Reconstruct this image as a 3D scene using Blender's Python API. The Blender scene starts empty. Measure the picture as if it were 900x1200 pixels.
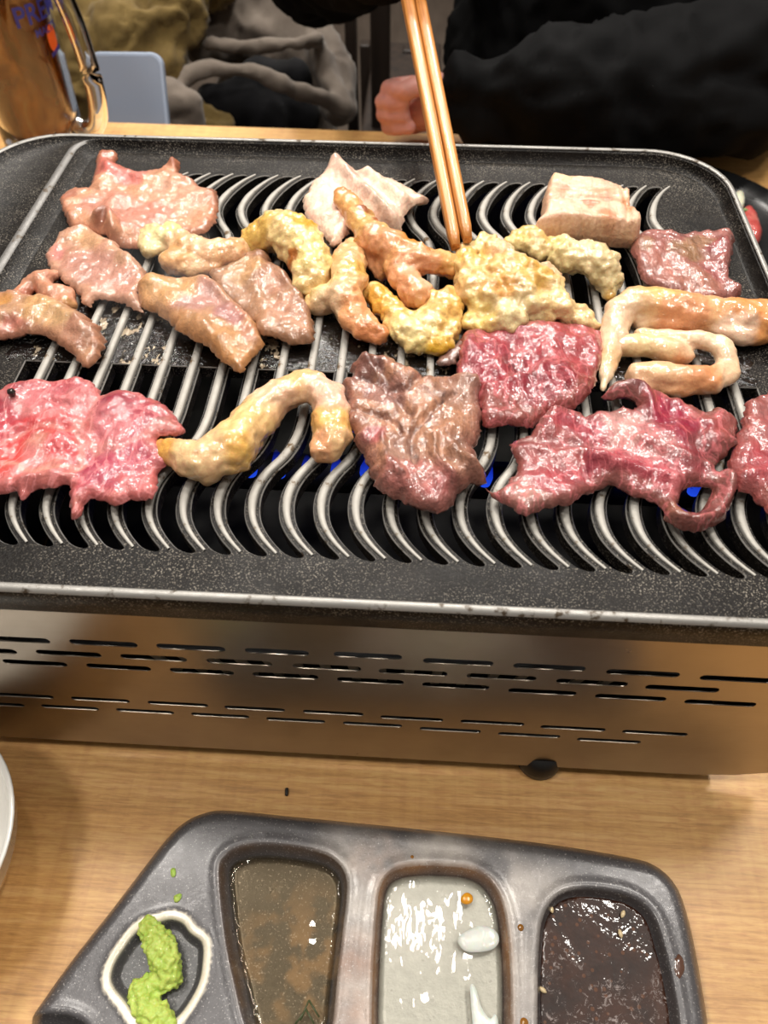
import bpy, bmesh, math, random
import numpy as np
from mathutils import Vector, Matrix, noise
from mathutils.geometry import delaunay_2d_cdt

random.seed(7)
RNG = np.random.default_rng(7)
scene = bpy.context.scene
COL = scene.collection

# ------------------------------------------------------------------ camera
FPX, PITCH, YAW, CAMZ = 901.0, math.radians(51.7), math.radians(3.2), 0.36
cam_data = bpy.data.cameras.new('camera')
cam = bpy.data.objects.new('camera', cam_data)
COL.objects.link(cam)
cam.location = (0, 0, CAMZ)
cam.rotation_euler = (math.pi / 2 - PITCH, 0, YAW)
cam_data.sensor_fit = 'VERTICAL'
cam_data.sensor_height = 24
cam_data.lens = 24 * FPX / 1200
cam_data.clip_start = 0.01
cam_data.dof.use_dof = True
cam_data.dof.focus_distance = 0.32
cam_data.dof.aperture_fstop = 9.5
scene.camera = cam

# ------------------------------------------------------------------ world, lamps, exposure
world = bpy.data.worlds.new('world')
scene.world = world
world.use_nodes = True
bg = world.node_tree.nodes['Background']
bg.inputs[0].default_value = (1.0, 0.91, 0.82, 1)
bg.inputs[1].default_value = 0.22
vs = scene.view_settings
vs.view_transform = 'Standard'
vs.look = 'None'
vs.gamma = 1
vs.exposure = 0.0


def area(name, loc, target, sx, sy, power, col):
    d = bpy.data.lights.new(name, 'AREA')
    d.shape = 'RECTANGLE'
    d.size, d.size_y = sx, sy
    d.energy = power
    d.color = col
    o = bpy.data.objects.new(name, d)
    COL.objects.link(o)
    o.location = loc
    o.rotation_euler = (Vector(target) - Vector(loc)).to_track_quat('-Z', 'Y').to_euler()
    return o


WARM = (1.0, .945, .87)
area('overhead_lamp', (0.60, 0.62, 1.70), (0, .3, 0), .24, .24, 11, WARM)
area('overhead_lamp', (-0.60, 0.60, 1.70), (0, .3, 0), .24, .24, 10, WARM)
area('overhead_lamp', (0.62, -0.10, 1.70), (0, .2, 0), .22, .22, 7, WARM)
area('overhead_lamp', (-0.60, -0.14, 1.70), (0, .2, 0), .22, .22, 7, WARM)
area('overhead_lamp', (0.03, 0.36, 1.70), (.03, .36, 0), .08, .08, 2.5, WARM)  # small lamp added to give streak highlights on the clear liquid
for lx, ly, lw in ((-.40, 1.15, 8), (.26, 1.30, 8), (-.10, 1.75, 9), (.62, 1.80, 9), (-.70, 1.85, 9), (.25, 2.30, 11), (-.42, 2.45, 11)):
    area('overhead_lamp', (lx, ly, 1.80), (0, .3, 0), .15, .15, lw, WARM)

# ------------------------------------------------------------------ pixel rays of the photograph -> points of the place
CAM = np.array([0, 0, CAMZ])
FW = np.array([-math.sin(YAW) * math.cos(PITCH), math.cos(YAW) * math.cos(PITCH), -math.sin(PITCH)])
RT = np.array([math.cos(YAW), math.sin(YAW), 0.0])
UP = np.cross(RT, FW)


def ray(px, py):
    return FW + RT * (px - 450) / FPX - UP * (py - 600) / FPX


def at(px, py, z):
    r = ray(px, py)
    return CAM + r * (z - CAMZ) / r[2]


def at_y(px, py, y):
    r = ray(px, py)
    return CAM + r * y / r[1]


def depth(p):
    return float((np.asarray(p) - CAM) @ FW)


# ------------------------------------------------------------------ colour and materials
def lin(c):
    c = np.asarray(c, float) / 255.0
    return np.where(c <= .04045, c / 12.92, ((c + .055) / 1.055) ** 2.4)


def rgba(c):
    return (*[float(v) for v in lin(c)], 1.0)


class NT:
    def __init__(self, name):
        self.m = bpy.data.materials.new(name)
        self.m.use_nodes = True
        self.t = self.m.node_tree
        self.b = self.t.nodes['Principled BSDF']
        self.out = self.t.nodes['Material Output']
        self._co = None

    def n(self, kind, **kw):
        nd = self.t.nodes.new(kind)
        for k, v in kw.items():
            setattr(nd, k, v)
        return nd

    def link(self, a, b):
        self.t.links.new(a, b)

    def coords(self, scale=(1, 1, 1), rot=(0, 0, 0), kind='Object'):
        if self._co is None:
            self._co = self.n('ShaderNodeTexCoord')
        mp = self.n('ShaderNodeMapping')
        mp.inputs['Scale'].default_value = scale
        mp.inputs['Rotation'].default_value = rot
        self.link(self._co.outputs[kind], mp.inputs[0])
        return mp.outputs[0]

    def noise(self, scale, detail=3, rough=.55, co=None, dist=0):
        nd = self.n('ShaderNodeTexNoise')
        nd.inputs['Scale'].default_value = scale
        nd.inputs['Detail'].default_value = detail
        nd.inputs['Roughness'].default_value = rough
        nd.inputs['Distortion'].default_value = dist
        self.link(co if co is not None else self.coords(), nd.inputs['Vector'])
        return nd.outputs['Fac']

    def voro(self, scale, co=None, feature='F1'):
        nd = self.n('ShaderNodeTexVoronoi', feature=feature)
        nd.inputs['Scale'].default_value = scale
        self.link(co if co is not None else self.coords(), nd.inputs['Vector'])
        return nd.outputs['Distance']

    def ramp(self, fac, stops):
        nd = self.n('ShaderNodeValToRGB')
        cr = nd.color_ramp
        while len(cr.elements) < len(stops):
            cr.elements.new(.5)
        for e, (p, c) in zip(cr.elements, stops):
            e.position = p
            e.color = (c, c, c, 1) if isinstance(c, (int, float)) else rgba(c)
        self.link(fac, nd.inputs[0])
        return nd.outputs[0]

    def mix(self, fac, a, b, blend='MIX'):
        nd = self.n('ShaderNodeMix', data_type='RGBA', blend_type=blend)
        for s, v in ((0, fac), (6, a), (7, b)):
            if hasattr(v, 'is_linked'):
                self.link(v, nd.inputs[s])
            elif s == 0:
                nd.inputs[0].default_value = v
            else:
                nd.inputs[s].default_value = rgba(v)
        return nd.outputs[2]

    def math(self, op, a, b=0.0):
        nd = self.n('ShaderNodeMath', operation=op)
        for s, v in ((0, a), (1, b)):
            if hasattr(v, 'is_linked'):
                self.link(v, nd.inputs[s])
            else:
                nd.inputs[s].default_value = v
        return nd.outputs[0]

    def bump(self, h, strength=.4, dist=.001, prev=None):
        nd = self.n('ShaderNodeBump')
        nd.inputs['Strength'].default_value = strength
        nd.inputs['Distance'].default_value = dist
        self.link(h, nd.inputs['Height'])
        if prev is not None:
            self.link(prev, nd.inputs['Normal'])
        return nd.outputs[0]

    def set(self, **kw):
        names = dict(color='Base Color', rough='Roughness', metal='Metallic', normal='Normal', coat='Coat Weight',
                     coat_rough='Coat Roughness', sss='Subsurface Weight', sss_scale='Subsurface Scale', trans='Transmission Weight',
                     ior='IOR', spec='Specular IOR Level', sheen='Sheen Weight', emit='Emission Color', emit_s='Emission Strength',
                     coat_normal='Coat Normal', aniso='Anisotropic', alpha='Alpha')
        for k, v in kw.items():
            s = self.b.inputs[names[k]]
            if hasattr(v, 'is_linked'):
                self.link(v, s)
            elif k in ('color', 'emit'):
                s.default_value = rgba(v)
            else:
                s.default_value = v
        return self.m


def simple(name, color, rough=.5, **kw):
    return NT(name).set(color=color, rough=rough, **kw)


def meat_material(name, angle=0.0, fiber=.4, mottle=.25, vein=None, vein_amt=.0, rough=.42, gloss=.9, grain=420, sss=.12, bumpy=.5, sparkle=600):
    """wet meat: colour from the mesh attribute, muscle grain along an angle, glossy film on top"""
    t = NT(name)
    a = t.n('ShaderNodeAttribute', attribute_name='Col')
    fc = t.coords((1, .16, 1), (0, 0, angle))
    fib = t.noise(grain, 3, .6, fc, .4)
    mot = t.noise(130, 4, .6)
    fine = t.noise(620, 3, .6)
    c = t.mix(mottle, a.outputs['Color'], t.ramp(mot, [(.3, .25), (.7, .85)]), 'OVERLAY')
    c = t.mix(fiber * .8, c, t.ramp(fib, [(.3, .2), (.7, .8)]), 'OVERLAY')
    if vein is not None:
        v = t.noise(70, 3, .55, t.coords((1, .45, 1), (0, 0, angle)), 1.6)
        band = t.ramp(v, [(.455, 0.0), (.495, 1.0), (.535, 0.0)])
        c = t.mix(t.math('MULTIPLY', band, vein_amt), c, vein)
    nb = t.bump(fib, fiber, .0012)
    nb = t.bump(mot, bumpy, .002, nb)
    nm = t.bump(mot, bumpy * .5, .0015)
    nb2 = t.bump(t.noise(sparkle, 2, .5), .30, .0009, nm)
    c = t.mix(.22, c, t.ramp(fine, [(.3, .2), (.7, .8)]), 'OVERLAY')
    rr = t.math('ADD', t.math('MULTIPLY', mot, .25), rough - .02)
    t.set(color=c, rough=rr, normal=nb, spec=.4, coat=gloss, coat_rough=.025, coat_normal=nb2, sss=sss * .4, sss_scale=.0018)
    return t.m


# ------------------------------------------------------------------ objects
def tag(o, label=None, cat=None, group=None, kind=None):
    if label:
        o['label'] = label
    if cat:
        o['category'] = cat
    if group:
        o['group'] = group
    if kind:
        o['kind'] = kind
    return o


def empty(name, loc, rz=0.0):
    o = bpy.data.objects.new(name, None)
    COL.objects.link(o)
    o.location = loc
    o.rotation_euler = (0, 0, rz)
    o.empty_display_size = .02
    return o


def link(name, me, mats, parent=None, loc=None):
    o = bpy.data.objects.new(name, me)
    COL.objects.link(o)
    if mats is not None:
        for m in (mats if isinstance(mats, (list, tuple)) else [mats]):
            me.materials.append(m)
    if parent is not None:
        o.parent = parent
    if loc is not None:
        o.location = loc
    return o


def mesh_of(name, verts, faces, smooth=True, mat_idx=None, cols=None):
    me = bpy.data.meshes.new(name)
    me.from_pydata([tuple(map(float, v)) for v in verts], [], [tuple(map(int, f)) for f in faces])
    if smooth:
        me.polygons.foreach_set('use_smooth', [True] * len(me.polygons))
    if mat_idx is not None:
        me.polygons.foreach_set('material_index', list(map(int, mat_idx)))
    if cols is not None:
        a = me.color_attributes.new('Col', 'FLOAT_COLOR', 'POINT')
        a.data.foreach_set('color', np.asarray(cols, np.float32).ravel())
    me.update()
    return me


def rooted(name, me, mats, parent=None):
    """link a mesh whose vertices are in world space, with the origin moved to the middle of its base"""
    n = len(me.vertices)
    co = np.empty(n * 3)
    me.vertices.foreach_get('co', co)
    co = co.reshape(-1, 3)
    o0 = np.array([(co[:, 0].min() + co[:, 0].max()) / 2, (co[:, 1].min() + co[:, 1].max()) / 2, co[:, 2].min()])
    me.vertices.foreach_set('co', (co - o0).ravel())
    me.update()
    p = Vector(o0)
    if parent is not None:
        q = parent.matrix_basis if parent.parent is None else parent.parent.matrix_basis @ parent.matrix_basis
        p = q.inverted() @ p
    return link(name, me, mats, parent, p)


def bm_mesh(name, bm, smooth=False):
    me = bpy.data.meshes.new(name)
    bmesh.ops.recalc_face_normals(bm, faces=bm.faces)
    bm.to_mesh(me)
    bm.free()
    if smooth:
        me.polygons.foreach_set('use_smooth', [True] * len(me.polygons))
    return me


def add_box(bm, c, s, rot=None, bevel=0.0, seg=2):
    r = bmesh.ops.create_cube(bm, size=1)
    vs_ = r['verts']
    M = Matrix.Translation(Vector(c)) @ (rot.to_4x4() if rot is not None else Matrix.Identity(4)) @ Matrix.Diagonal((*s, 1))
    bmesh.ops.transform(bm, matrix=M, verts=vs_)
    if bevel > 0:
        es = list({e for v in vs_ for e in v.link_edges})
        bmesh.ops.bevel(bm, geom=es, offset=bevel, segments=seg, affect='EDGES', profile=.5)
    return bm


def box(name, c, s, mat, parent=None, bevel=0.0, rot=None, smooth=False):
    bm = bmesh.new()
    add_box(bm, c, s, rot, bevel)
    return rooted(name, bm_mesh(name, bm, smooth), mat, parent)


def lathe(profile, seg=48, close=False):
    """profile [(r, z)...] -> verts, faces about Z"""
    v, f = [], []
    n = len(profile)
    for i in range(seg):
        a = 2 * math.pi * i / seg
        for r, z in profile:
            v.append((r * math.cos(a), r * math.sin(a), z))
    for i in range(seg):
        j = (i + 1) % seg
        for k in range(n - 1 + (1 if close else 0)):
            k2 = (k + 1) % n
            f.append((i * n + k, j * n + k, j * n + k2, i * n + k2))
    return v, f


def tube(pts, radii, seg=14, flat=1.0, cap=True):
    pts = [Vector(p) for p in pts]
    v, f = [], []
    up = Vector((0, 0, 1))
    for i, p in enumerate(pts):
        d = (pts[min(i + 1, len(pts) - 1)] - pts[max(i - 1, 0)]).normalized()
        s = d.cross(up)
        if s.length < 1e-4:
            s = d.cross(Vector((1, 0, 0)))
        s.normalize()
        u = s.cross(d).normalized()
        for k in range(seg):
            a = 2 * math.pi * k / seg
            v.append(p + s * math.cos(a) * radii[i] + u * math.sin(a) * radii[i] * flat)
    for i in range(len(pts) - 1):
        for k in range(seg):
            k2 = (k + 1) % seg
            f.append((i * seg + k, i * seg + k2, (i + 1) * seg + k2, (i + 1) * seg + k))
    if cap:
        f.append(tuple(range(seg))[::-1])
        b = (len(pts) - 1) * seg
        f.append(tuple(b + k for k in range(seg)))
    return v, f


# ------------------------------------------------------------------ outlines
def catmull(P, n=8, closed=True):
    P = np.asarray(P, float)
    m = len(P)
    out = []
    rng = range(m if closed else m - 1)
    for i in rng:
        if closed:
            p0, p1, p2, p3 = P[(i - 1) % m], P[i], P[(i + 1) % m], P[(i + 2) % m]
        else:
            p0, p1, p2, p3 = P[max(i - 1, 0)], P[i], P[i + 1], P[min(i + 2, m - 1)]
        for k in range(n):
            t = k / n
            out.append(.5 * ((2 * p1) + (-p0 + p2) * t + (2 * p0 - 5 * p1 + 4 * p2 - p3) * t * t + (-p0 + 3 * p1 - 3 * p2 + p3) * t ** 3))
    if not closed:
        out.append(P[-1])
    return np.array(out)


def resample(P, step, closed=True):
    P = np.asarray(P, float)
    Q = np.vstack([P, P[:1]]) if closed else P
    s = np.r_[0, np.cumsum(np.linalg.norm(np.diff(Q, axis=0), axis=1))]
    n = max(int(round(s[-1] / step)), 6)
    u = np.linspace(0, s[-1], n + (0 if closed else 1), endpoint=not closed)
    return np.stack([np.interp(u, s, Q[:, i]) for i in range(Q.shape[1])], 1)


def inside(pts, poly):
    x, y = pts[:, 0], pts[:, 1]
    r = np.zeros(len(pts), bool)
    n = len(poly)
    for i in range(n):
        (x1, y1), (x2, y2) = poly[i - 1], poly[i]
        c = (y1 > y) != (y2 > y)
        if c.any():
            xi = (x2 - x1) * (y - y1) / ((y2 - y1) if y2 != y1 else 1e-12) + x1
            r ^= c & (x < xi)
    return r


def seg_dist(pts, poly, closed=True):
    A = np.asarray(poly)
    B = np.roll(A, -1, axis=0) if closed else A[1:]
    if not closed:
        A = A[:-1]
    out = np.full(len(pts), 1e9)
    d = B - A
    L = (d ** 2).sum(1) + 1e-18
    for i0 in range(0, len(pts), 4000):
        p = pts[i0:i0 + 4000]
        w = p[:, None, :] - A[None]
        t = np.clip((w * d[None]).sum(2) / L[None], 0, 1)
        q = w - t[..., None] * d[None]
        out[i0:i0 + 4000] = np.sqrt((q ** 2).sum(2).min(1))
    return out


def hexgrid(lo, hi, s, jit=.18):
    xs = np.arange(lo[0], hi[0] + s, s)
    ys = np.arange(lo[1], hi[1] + s, s * .866)
    g = np.array([(x + (s / 2 if j % 2 else 0), y) for j, y in enumerate(ys) for x in xs])
    return g + RNG.uniform(-jit * s, jit * s, g.shape)


def region(outer, holes, s, extra=None, grid=True):
    """triangulate a polygon with holes, with inner points every s; returns points, triangles, boundary edges"""
    loops = [np.asarray(outer)] + [np.asarray(h) for h in holes]
    allb = np.vstack(loops)
    edges, k = [], 0
    for lp in loops:
        n = len(lp)
        edges += [(k + i, k + (i + 1) % n) for i in range(n)]
        k += n
    P = allb
    if grid:
        g = hexgrid(allb.min(0), allb.max(0), s)
        if extra is not None and len(extra):
            g = np.vstack([g, extra])
        m = inside(g, loops[0])
        for h in loops[1:]:
            m &= ~inside(g, h)
        g = g[m]
        if len(g):
            dd = np.min([seg_dist(g, lp) for lp in loops], axis=0)
            g = g[dd > s * .55]
        P = np.vstack([allb, g])
    r = delaunay_2d_cdt([Vector(p) for p in P], edges, [], 0, 1e-7)
    V = np.array([tuple(v) for v in r[0]])
    T = np.array([f for f in r[2] if len(f) == 3], int)
    c = V[T].mean(1)
    m = inside(c, loops[0])
    for h in loops[1:]:
        m &= ~inside(c, h)
    T = T[m]
    a = V[T]
    area2 = (a[:, 1, 0] - a[:, 0, 0]) * (a[:, 2, 1] - a[:, 0, 1]) - (a[:, 1, 1] - a[:, 0, 1]) * (a[:, 2, 0] - a[:, 0, 0])
    T = T[np.abs(area2) > 1e-14]
    area2 = area2[np.abs(area2) > 1e-14]
    T[area2 < 0] = T[area2 < 0][:, ::-1]
    cnt = {}
    for t in T:
        for i in range(3):
            e = (t[i], t[(i + 1) % 3])
            cnt[(min(e), max(e))] = cnt.get((min(e), max(e)), 0) + 1
    bd = [(t[i], t[(i + 1) % 3]) for t in T for i in range(3) if cnt[(min(t[i], t[(i + 1) % 3]), max(t[i], t[(i + 1) % 3]))] == 1]
    return V, T, bd


def sandwich(V, T, bd, ztop, zbot):
    n = len(V)
    top = np.c_[V, ztop]
    bot = np.c_[V, zbot]
    faces = [tuple(t) for t in T] + [tuple(t[::-1] + n) for t in T] + [(a, a + n, b + n, b) for a, b in bd]
    return np.vstack([top, bot]), faces


def nz(p, scale, off=0.0, octaves=3):
    return np.array([noise.fractal(Vector((q[0] * scale + off, q[1] * scale - off, (q[2] if len(q) > 2 else 0) * scale + off * .7)), 1.0, 2.0, octaves) for q in p])


GRATE = 0.146          # height of the rib tops that carry the meat


def colors_for(V2, base, spots, edge=None, d=None, zt=GRATE, edge_w=.004, lines=(), tone=.66):
    """base colour plus soft patches of the meat's own other colours"""
    c = np.tile(lin(base), (len(V2), 1))
    wob = np.c_[nz(V2, 130, 3.1, 2), nz(V2, 130, 9.7, 2)] * .0030
    W = V2 + wob
    for sp in spots:
        px, py, r, col = sp[:4]
        k = sp[4] if len(sp) > 4 else 1.0
        p = at(px, py, zt)
        rw = r * depth(p) / FPX
        q = (np.linalg.norm(W - p[:2], axis=1) / rw)
        w = (k / (1 + np.exp((q - 1) * 12)))[:, None]
        c = c * (1 - w) + lin(col) * w
    for (pts, wpx, col, k) in lines:
        P_ = catmull(np.array([at(x, y, zt)[:2] for x, y in pts]), 5, False)
        ww = wpx * depth(at(*pts[0], zt)) / FPX
        w = (k * np.exp(-(seg_dist(W, P_, False) / ww) ** 2))[:, None]
        c = c * (1 - w) + lin(col) * w
    if edge is not None:
        w = np.exp(-(d / edge_w) ** 2)[:, None] * .85
        c = c * (1 - w) + lin(edge) * w
    lum = c.mean(1, keepdims=True)
    c = np.clip(lum + (c - lum) * 1.10, .002, 1) * np.array([1.0, .98, .93])
    return np.c_[c * tone, np.ones(len(c))]


def slab(name, outline, t, base, spots=(), edge=None, holes=(), s=.0012, amp=.0015, ridges=(), mat=None, zb=GRATE, zt=None,
         er=None, label=None, cat='meat', group=None, ragged=.0006, lift=(), edge_w=.004, lines=(), tone=.70):
    """one slice: outline in photograph pixels laid on the grate, real thickness, rounded rim, drape and ridges"""
    zt_ = zb + (t * .5 if zt is None else zt)
    W = np.array([at(x, y, zt_)[:2] for x, y in outline])
    B = resample(catmull(W, 6), s)
    off = random.uniform(0, 90)
    B = B + np.c_[nz(B, 420, off, 3), nz(B, 420, off + 31, 3)] * ragged * 2
    H = []
    for h in holes:
        hw = np.array([at(x, y, zt_)[:2] for x, y in h])
        H.append(resample(catmull(hw, 6), s))
    V, T, bd = region(B, H, s)
    d = np.min([seg_dist(V, lp) for lp in [B] + H], axis=0)
    er = er or min(t * .8, .006)
    q = 1 - np.clip(d / er, 0, 1)
    e = np.sqrt(np.clip(1 - q * q, 0, 1))
    und = (nz(V, 60, off, 2) + .55) * amp * 1.2
    und = np.clip(und, 0, None)
    fine = nz(V, 260, off + 5, 3) * amp * .35
    for (pts, w, h) in ridges:
        rp = np.array([at(x, y, zt_)[:2] for x, y in pts])
        rp = catmull(rp, 5, False)
        rd = seg_dist(V, rp, False)
        ww = w * depth(at(*pts[0], zt_)) / FPX
        fine = fine + h * np.exp(-(rd / ww) ** 2)
    lf = np.zeros(len(V))
    for (px, py, r, h) in lift:
        p = at(px, py, zt_)
        rw = r * depth(p) / FPX
        lf += h * np.exp(-((np.linalg.norm(V - p[:2], axis=1) / rw) ** 2))
    mid = zb + und + lf + t * .38
    top = mid + (t * .62) * e + fine * np.clip(e, .15, 1)
    bot = mid - (t * .38) * e
    bot = np.maximum(bot, zb)
    top = np.maximum(top, bot + .0004)
    verts, faces = sandwich(V, T, bd, top, bot)
    c = colors_for(V, base, spots, edge, d, zt_, edge_w, lines, tone)
    me = mesh_of(name, verts, faces, True, None, np.vstack([c, c]))
    o = rooted(name, me, mat)
    tag(o, label, cat, group)
    return o


_dg = None


def remeshed(name, blobs, voxel, smooth=4, flat=.85):
    """union of spheres (centre, radius) as one smooth skin"""
    bm = bmesh.new()
    for (p, r) in blobs:
        M = Matrix.Translation(Vector(p)) @ Matrix.Diagonal((r, r, r * flat, 1))
        bmesh.ops.create_icosphere(bm, subdivisions=2 if r < .05 else 4, radius=1.0, matrix=M)
    me = bpy.data.meshes.new(name)
    bm.to_mesh(me)
    bm.free()
    o = bpy.data.objects.new(name, me)
    COL.objects.link(o)
    md = o.modifiers.new('r', 'REMESH')
    md.mode = 'VOXEL'
    md.voxel_size = voxel
    md2 = o.modifiers.new('s', 'SMOOTH')
    md2.iterations = smooth
    dg = bpy.context.evaluated_depsgraph_get()
    ev = o.evaluated_get(dg)
    out = bpy.data.meshes.new_from_object(ev)
    bpy.data.objects.remove(o)
    bpy.data.meshes.remove(me)
    out.name = name
    return out


def fill_chain(ch, step=.35):
    out = []
    for i, (p, r) in enumerate(ch):
        out.append((np.asarray(p, float), r))
        if i + 1 < len(ch):
            p2, r2 = ch[i + 1]
            L = np.linalg.norm(np.asarray(p2) - p)
            k = int(L / (step * max(min(r, r2), 1e-4)))
            for j in range(1, k):
                t = j / k
                out.append((np.asarray(p) * (1 - t) + np.asarray(p2) * t, r * (1 - t) + r2 * t))
    return out


def get_co(me):
    co = np.empty(len(me.vertices) * 3)
    me.vertices.foreach_get('co', co)
    no = np.empty(len(me.vertices) * 3)
    me.vertices.foreach_get('normal', no)
    return co.reshape(-1, 3), no.reshape(-1, 3)


def lumps(name, chains, base, spots=(), mat=None, label=None, cat='offal', group=None, zb=GRATE, voxel=.0011, knob=.0012, knob_scale=170,
          wav=.0012, up=.8, flat=.88, smooth=3, rs=1.2):
    """soft tripe or intestine: chains of (px, py, radius px[, lift m]) swept, merged and wrinkled"""
    blobs = []
    for ch in chains:
        cc = []
        for q in ch:
            px, py, r = q[:3]
            lf = q[3] if len(q) > 3 else 0.0
            r = r * rs
            rw = r * .40 / FPX
            for _ in range(3):
                p = at(px, py, zb + rw * flat * up + lf)
                rw = r * depth(p) / FPX
            cc.append((p, rw))
        blobs += fill_chain(cc)
    me = remeshed(name, blobs, voxel, smooth, flat)
    co, no = get_co(me)
    off = random.uniform(0, 50)
    vor = np.array([noise.voronoi(Vector(p * knob_scale + off))[0][0] for p in co])
    vor2 = np.array([noise.voronoi(Vector(p * knob_scale * 2.3 + off))[0][0] for p in co])
    co = co + no * ((.45 - vor) * knob * 1.6 + (.45 - vor2) * knob * .7 + nz(co, 110, off, 3) * wav)[:, None]
    co[:, 2] = np.maximum(co[:, 2], zb)
    me.vertices.foreach_set('co', co.ravel())
    cols = colors_for(co[:, :2], base, spots, None, None, zb + .006, tone=.74)
    cols[:, :3] *= np.array([1.0, .955, .90])
    a = me.color_attributes.new('Col', 'FLOAT_COLOR', 'POINT')
    a.data.foreach_set('color', cols.astype(np.float32).ravel())
    me.polygons.foreach_set('use_smooth', [True] * len(me.polygons))
    me.update()
    o = rooted(name, me, mat)
    return tag(o, label, cat, group)


def cv(pts, ox, oy, s):
    """points read in an enlarged crop -> photograph pixels"""
    return [(ox + p[0] / s, oy + p[1] / s) + tuple(p[2:]) for p in pts]


def cr(pts, ox, oy, s):
    """as cv, with a radius in crop pixels too"""
    return [(ox + p[0] / s, oy + p[1] / s, p[2] / s) + tuple(p[3:]) for p in pts]

# ================================================================== SETTING
def wood_material(name):
    t = NT(name)
    g = t.noise(1, 6, .68, t.coords((13, 420, 60)), .5)
    broad = t.noise(1, 3, .5, t.coords((2.2, 26, 10)), 1.4)
    fleck = t.noise(1, 3, .6, t.coords((95, 620, 60)), .8)
    cross = t.noise(1, 2, .5, t.coords((220, 12, 10)), .3)
    c = t.ramp(g, [(.28, (160, 106, 50)), (.5, (212, 160, 92)), (.75, (236, 194, 130))])
    c = t.mix(.45, c, t.ramp(broad, [(.3, (178, 128, 72)), (.7, (222, 180, 120))]), 'MIX')
    c = t.mix(.35, c, t.ramp(fleck, [(.35, .25), (.6, .6)]), 'OVERLAY')
    c = t.mix(.16, c, t.ramp(cross, [(.35, .3), (.6, .62)]), 'OVERLAY')
    h = t.math('ADD', t.math('MULTIPLY', g, .6), t.math('MULTIPLY', fleck, .6))
    t.set(color=c, rough=.42, normal=t.bump(h, .16, .0006), coat=.12, coat_rough=.3)
    return t.m


WOOD = wood_material('light_oak_laminate')
DARKWOOD = NT('dark_stained_wood')
DARKWOOD.set(color=DARKWOOD.ramp(DARKWOOD.noise(1, 3, .6, DARKWOOD.coords((60, 60, 6))), [(.3, (26, 19, 15)), (.7, (48, 36, 28))]), rough=.5)
DARKWOOD = DARKWOOD.m

floor_t = NT('grey_brown_floor')
floor_t.set(color=floor_t.ramp(floor_t.noise(1, 4, .6, floor_t.coords((14, 2.5, 1))), [(.3, (84, 74, 66)), (.7, (116, 104, 94))]), rough=.55)
me = bm_mesh('floor', add_box(bmesh.new(), (0, .6, -.735), (9, 7, .03)))
tag(rooted('floor', me, floor_t.m), 'grey-brown restaurant floor under the table and bench', kind='structure')
wall_t = NT('warm_plaster')
wall_t.set(color=wall_t.ramp(wall_t.noise(6, 3, .5), [(.3, (120, 104, 88)), (.7, (138, 122, 104))]), rough=.8)
me = bm_mesh('wall_back', add_box(bmesh.new(), (0, 3.4, .54), (9, .08, 2.52)))
tag(rooted('wall_back', me, wall_t.m), 'warm plaster wall far behind the bench', kind='structure')

table = tag(empty('table', (0, .29, -.72)), 'light oak laminate dining table that carries the grill', 'table')
bm = bmesh.new()
Y0, Y1 = -.22, .764
vv = []
for (x, y) in ((-1.0, Y0), (.8, Y0), (.8, .7466), (-1.0, .7745)):
    vv.append((x, y))
top = [bm.verts.new((x, y, 0)) for x, y in vv]
bot = [bm.verts.new((x, y, -.032)) for x, y in vv]
bm.faces.new(top)
bm.faces.new(bot[::-1])
for i in range(4):
    j = (i + 1) % 4
    bm.faces.new((top[i], bot[i], bot[j], top[j]))
bmesh.ops.bevel(bm, geom=list(bm.edges), offset=.0022, segments=2, affect='EDGES')
rooted('tabletop', bm_mesh('tabletop', bm), WOOD, table)
for sx in (-.9, .7):
    for sy in (-.14, .68):
        box('leg', (sx, sy, -.376), (.055, .055, .688), DARKWOOD, table, .003)

# ================================================================== GRILL
PITCHX = .01245
PATH_Y = [.1488, .1557, .1622, .1699, .1787, .1864, .1942, .204, .214, .222, .244, .27, .296, .318, .330, .343, .354, .365, .3776, .3885, .396, .4017]
PATH_X = [-.0000, -.0065, -.0107, -.0128, -.0125, -.0097, -.0048, -.0014, -.0001, 0, 0, 0, 0, 0, -.0010, -.0036, -.0098, -.0130, -.0113, -.0072, -.0030, .0015]
yy = np.linspace(PATH_Y[0], PATH_Y[-1], 170)


def hermite(y):
    ys, xs = np.array(PATH_Y), np.array(PATH_X)
    m = np.gradient(xs, ys)
    i = np.clip(np.searchsorted(ys, y) - 1, 0, len(ys) - 2)
    h = ys[i + 1] - ys[i]
    t = (y - ys[i]) / h
    return (2 * t ** 3 - 3 * t ** 2 + 1) * xs[i] + (t ** 3 - 2 * t ** 2 + t) * h * m[i] + (-2 * t ** 3 + 3 * t ** 2) * xs[i + 1] + (t ** 3 - t ** 2) * h * m[i + 1]


def slot_loop(xc, y0, y1, round0, round1, hw=.0037):
    ys = np.arange(y0, y1 + 1e-9, .0016)
    xs = hermite(ys) + xc
    d = np.gradient(xs, ys)
    L = np.c_[xs - hw, ys]
    R = np.c_[xs + hw, ys]
    cap0, cap1 = [], []
    if round0:
        t = np.array([d[0], 1.0]) / math.hypot(d[0], 1)
        for a in np.linspace(0, math.pi, 9)[1:-1]:
            cap0.append(np.array([xs[0], ys[0]]) + np.array([-math.cos(a), 0]) * hw - t * math.sin(a) * hw)
    if round1:
        t = np.array([d[-1], 1.0]) / math.hypot(d[-1], 1)
        for a in np.linspace(0, math.pi, 9)[1:-1]:
            cap1.append(np.array([xs[-1], ys[-1]]) + np.array([math.cos(a), 0]) * hw + t * math.sin(a) * hw)
    pts = list(L[::-1]) + cap0 + list(R) + cap1
    return np.array(pts)


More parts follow.
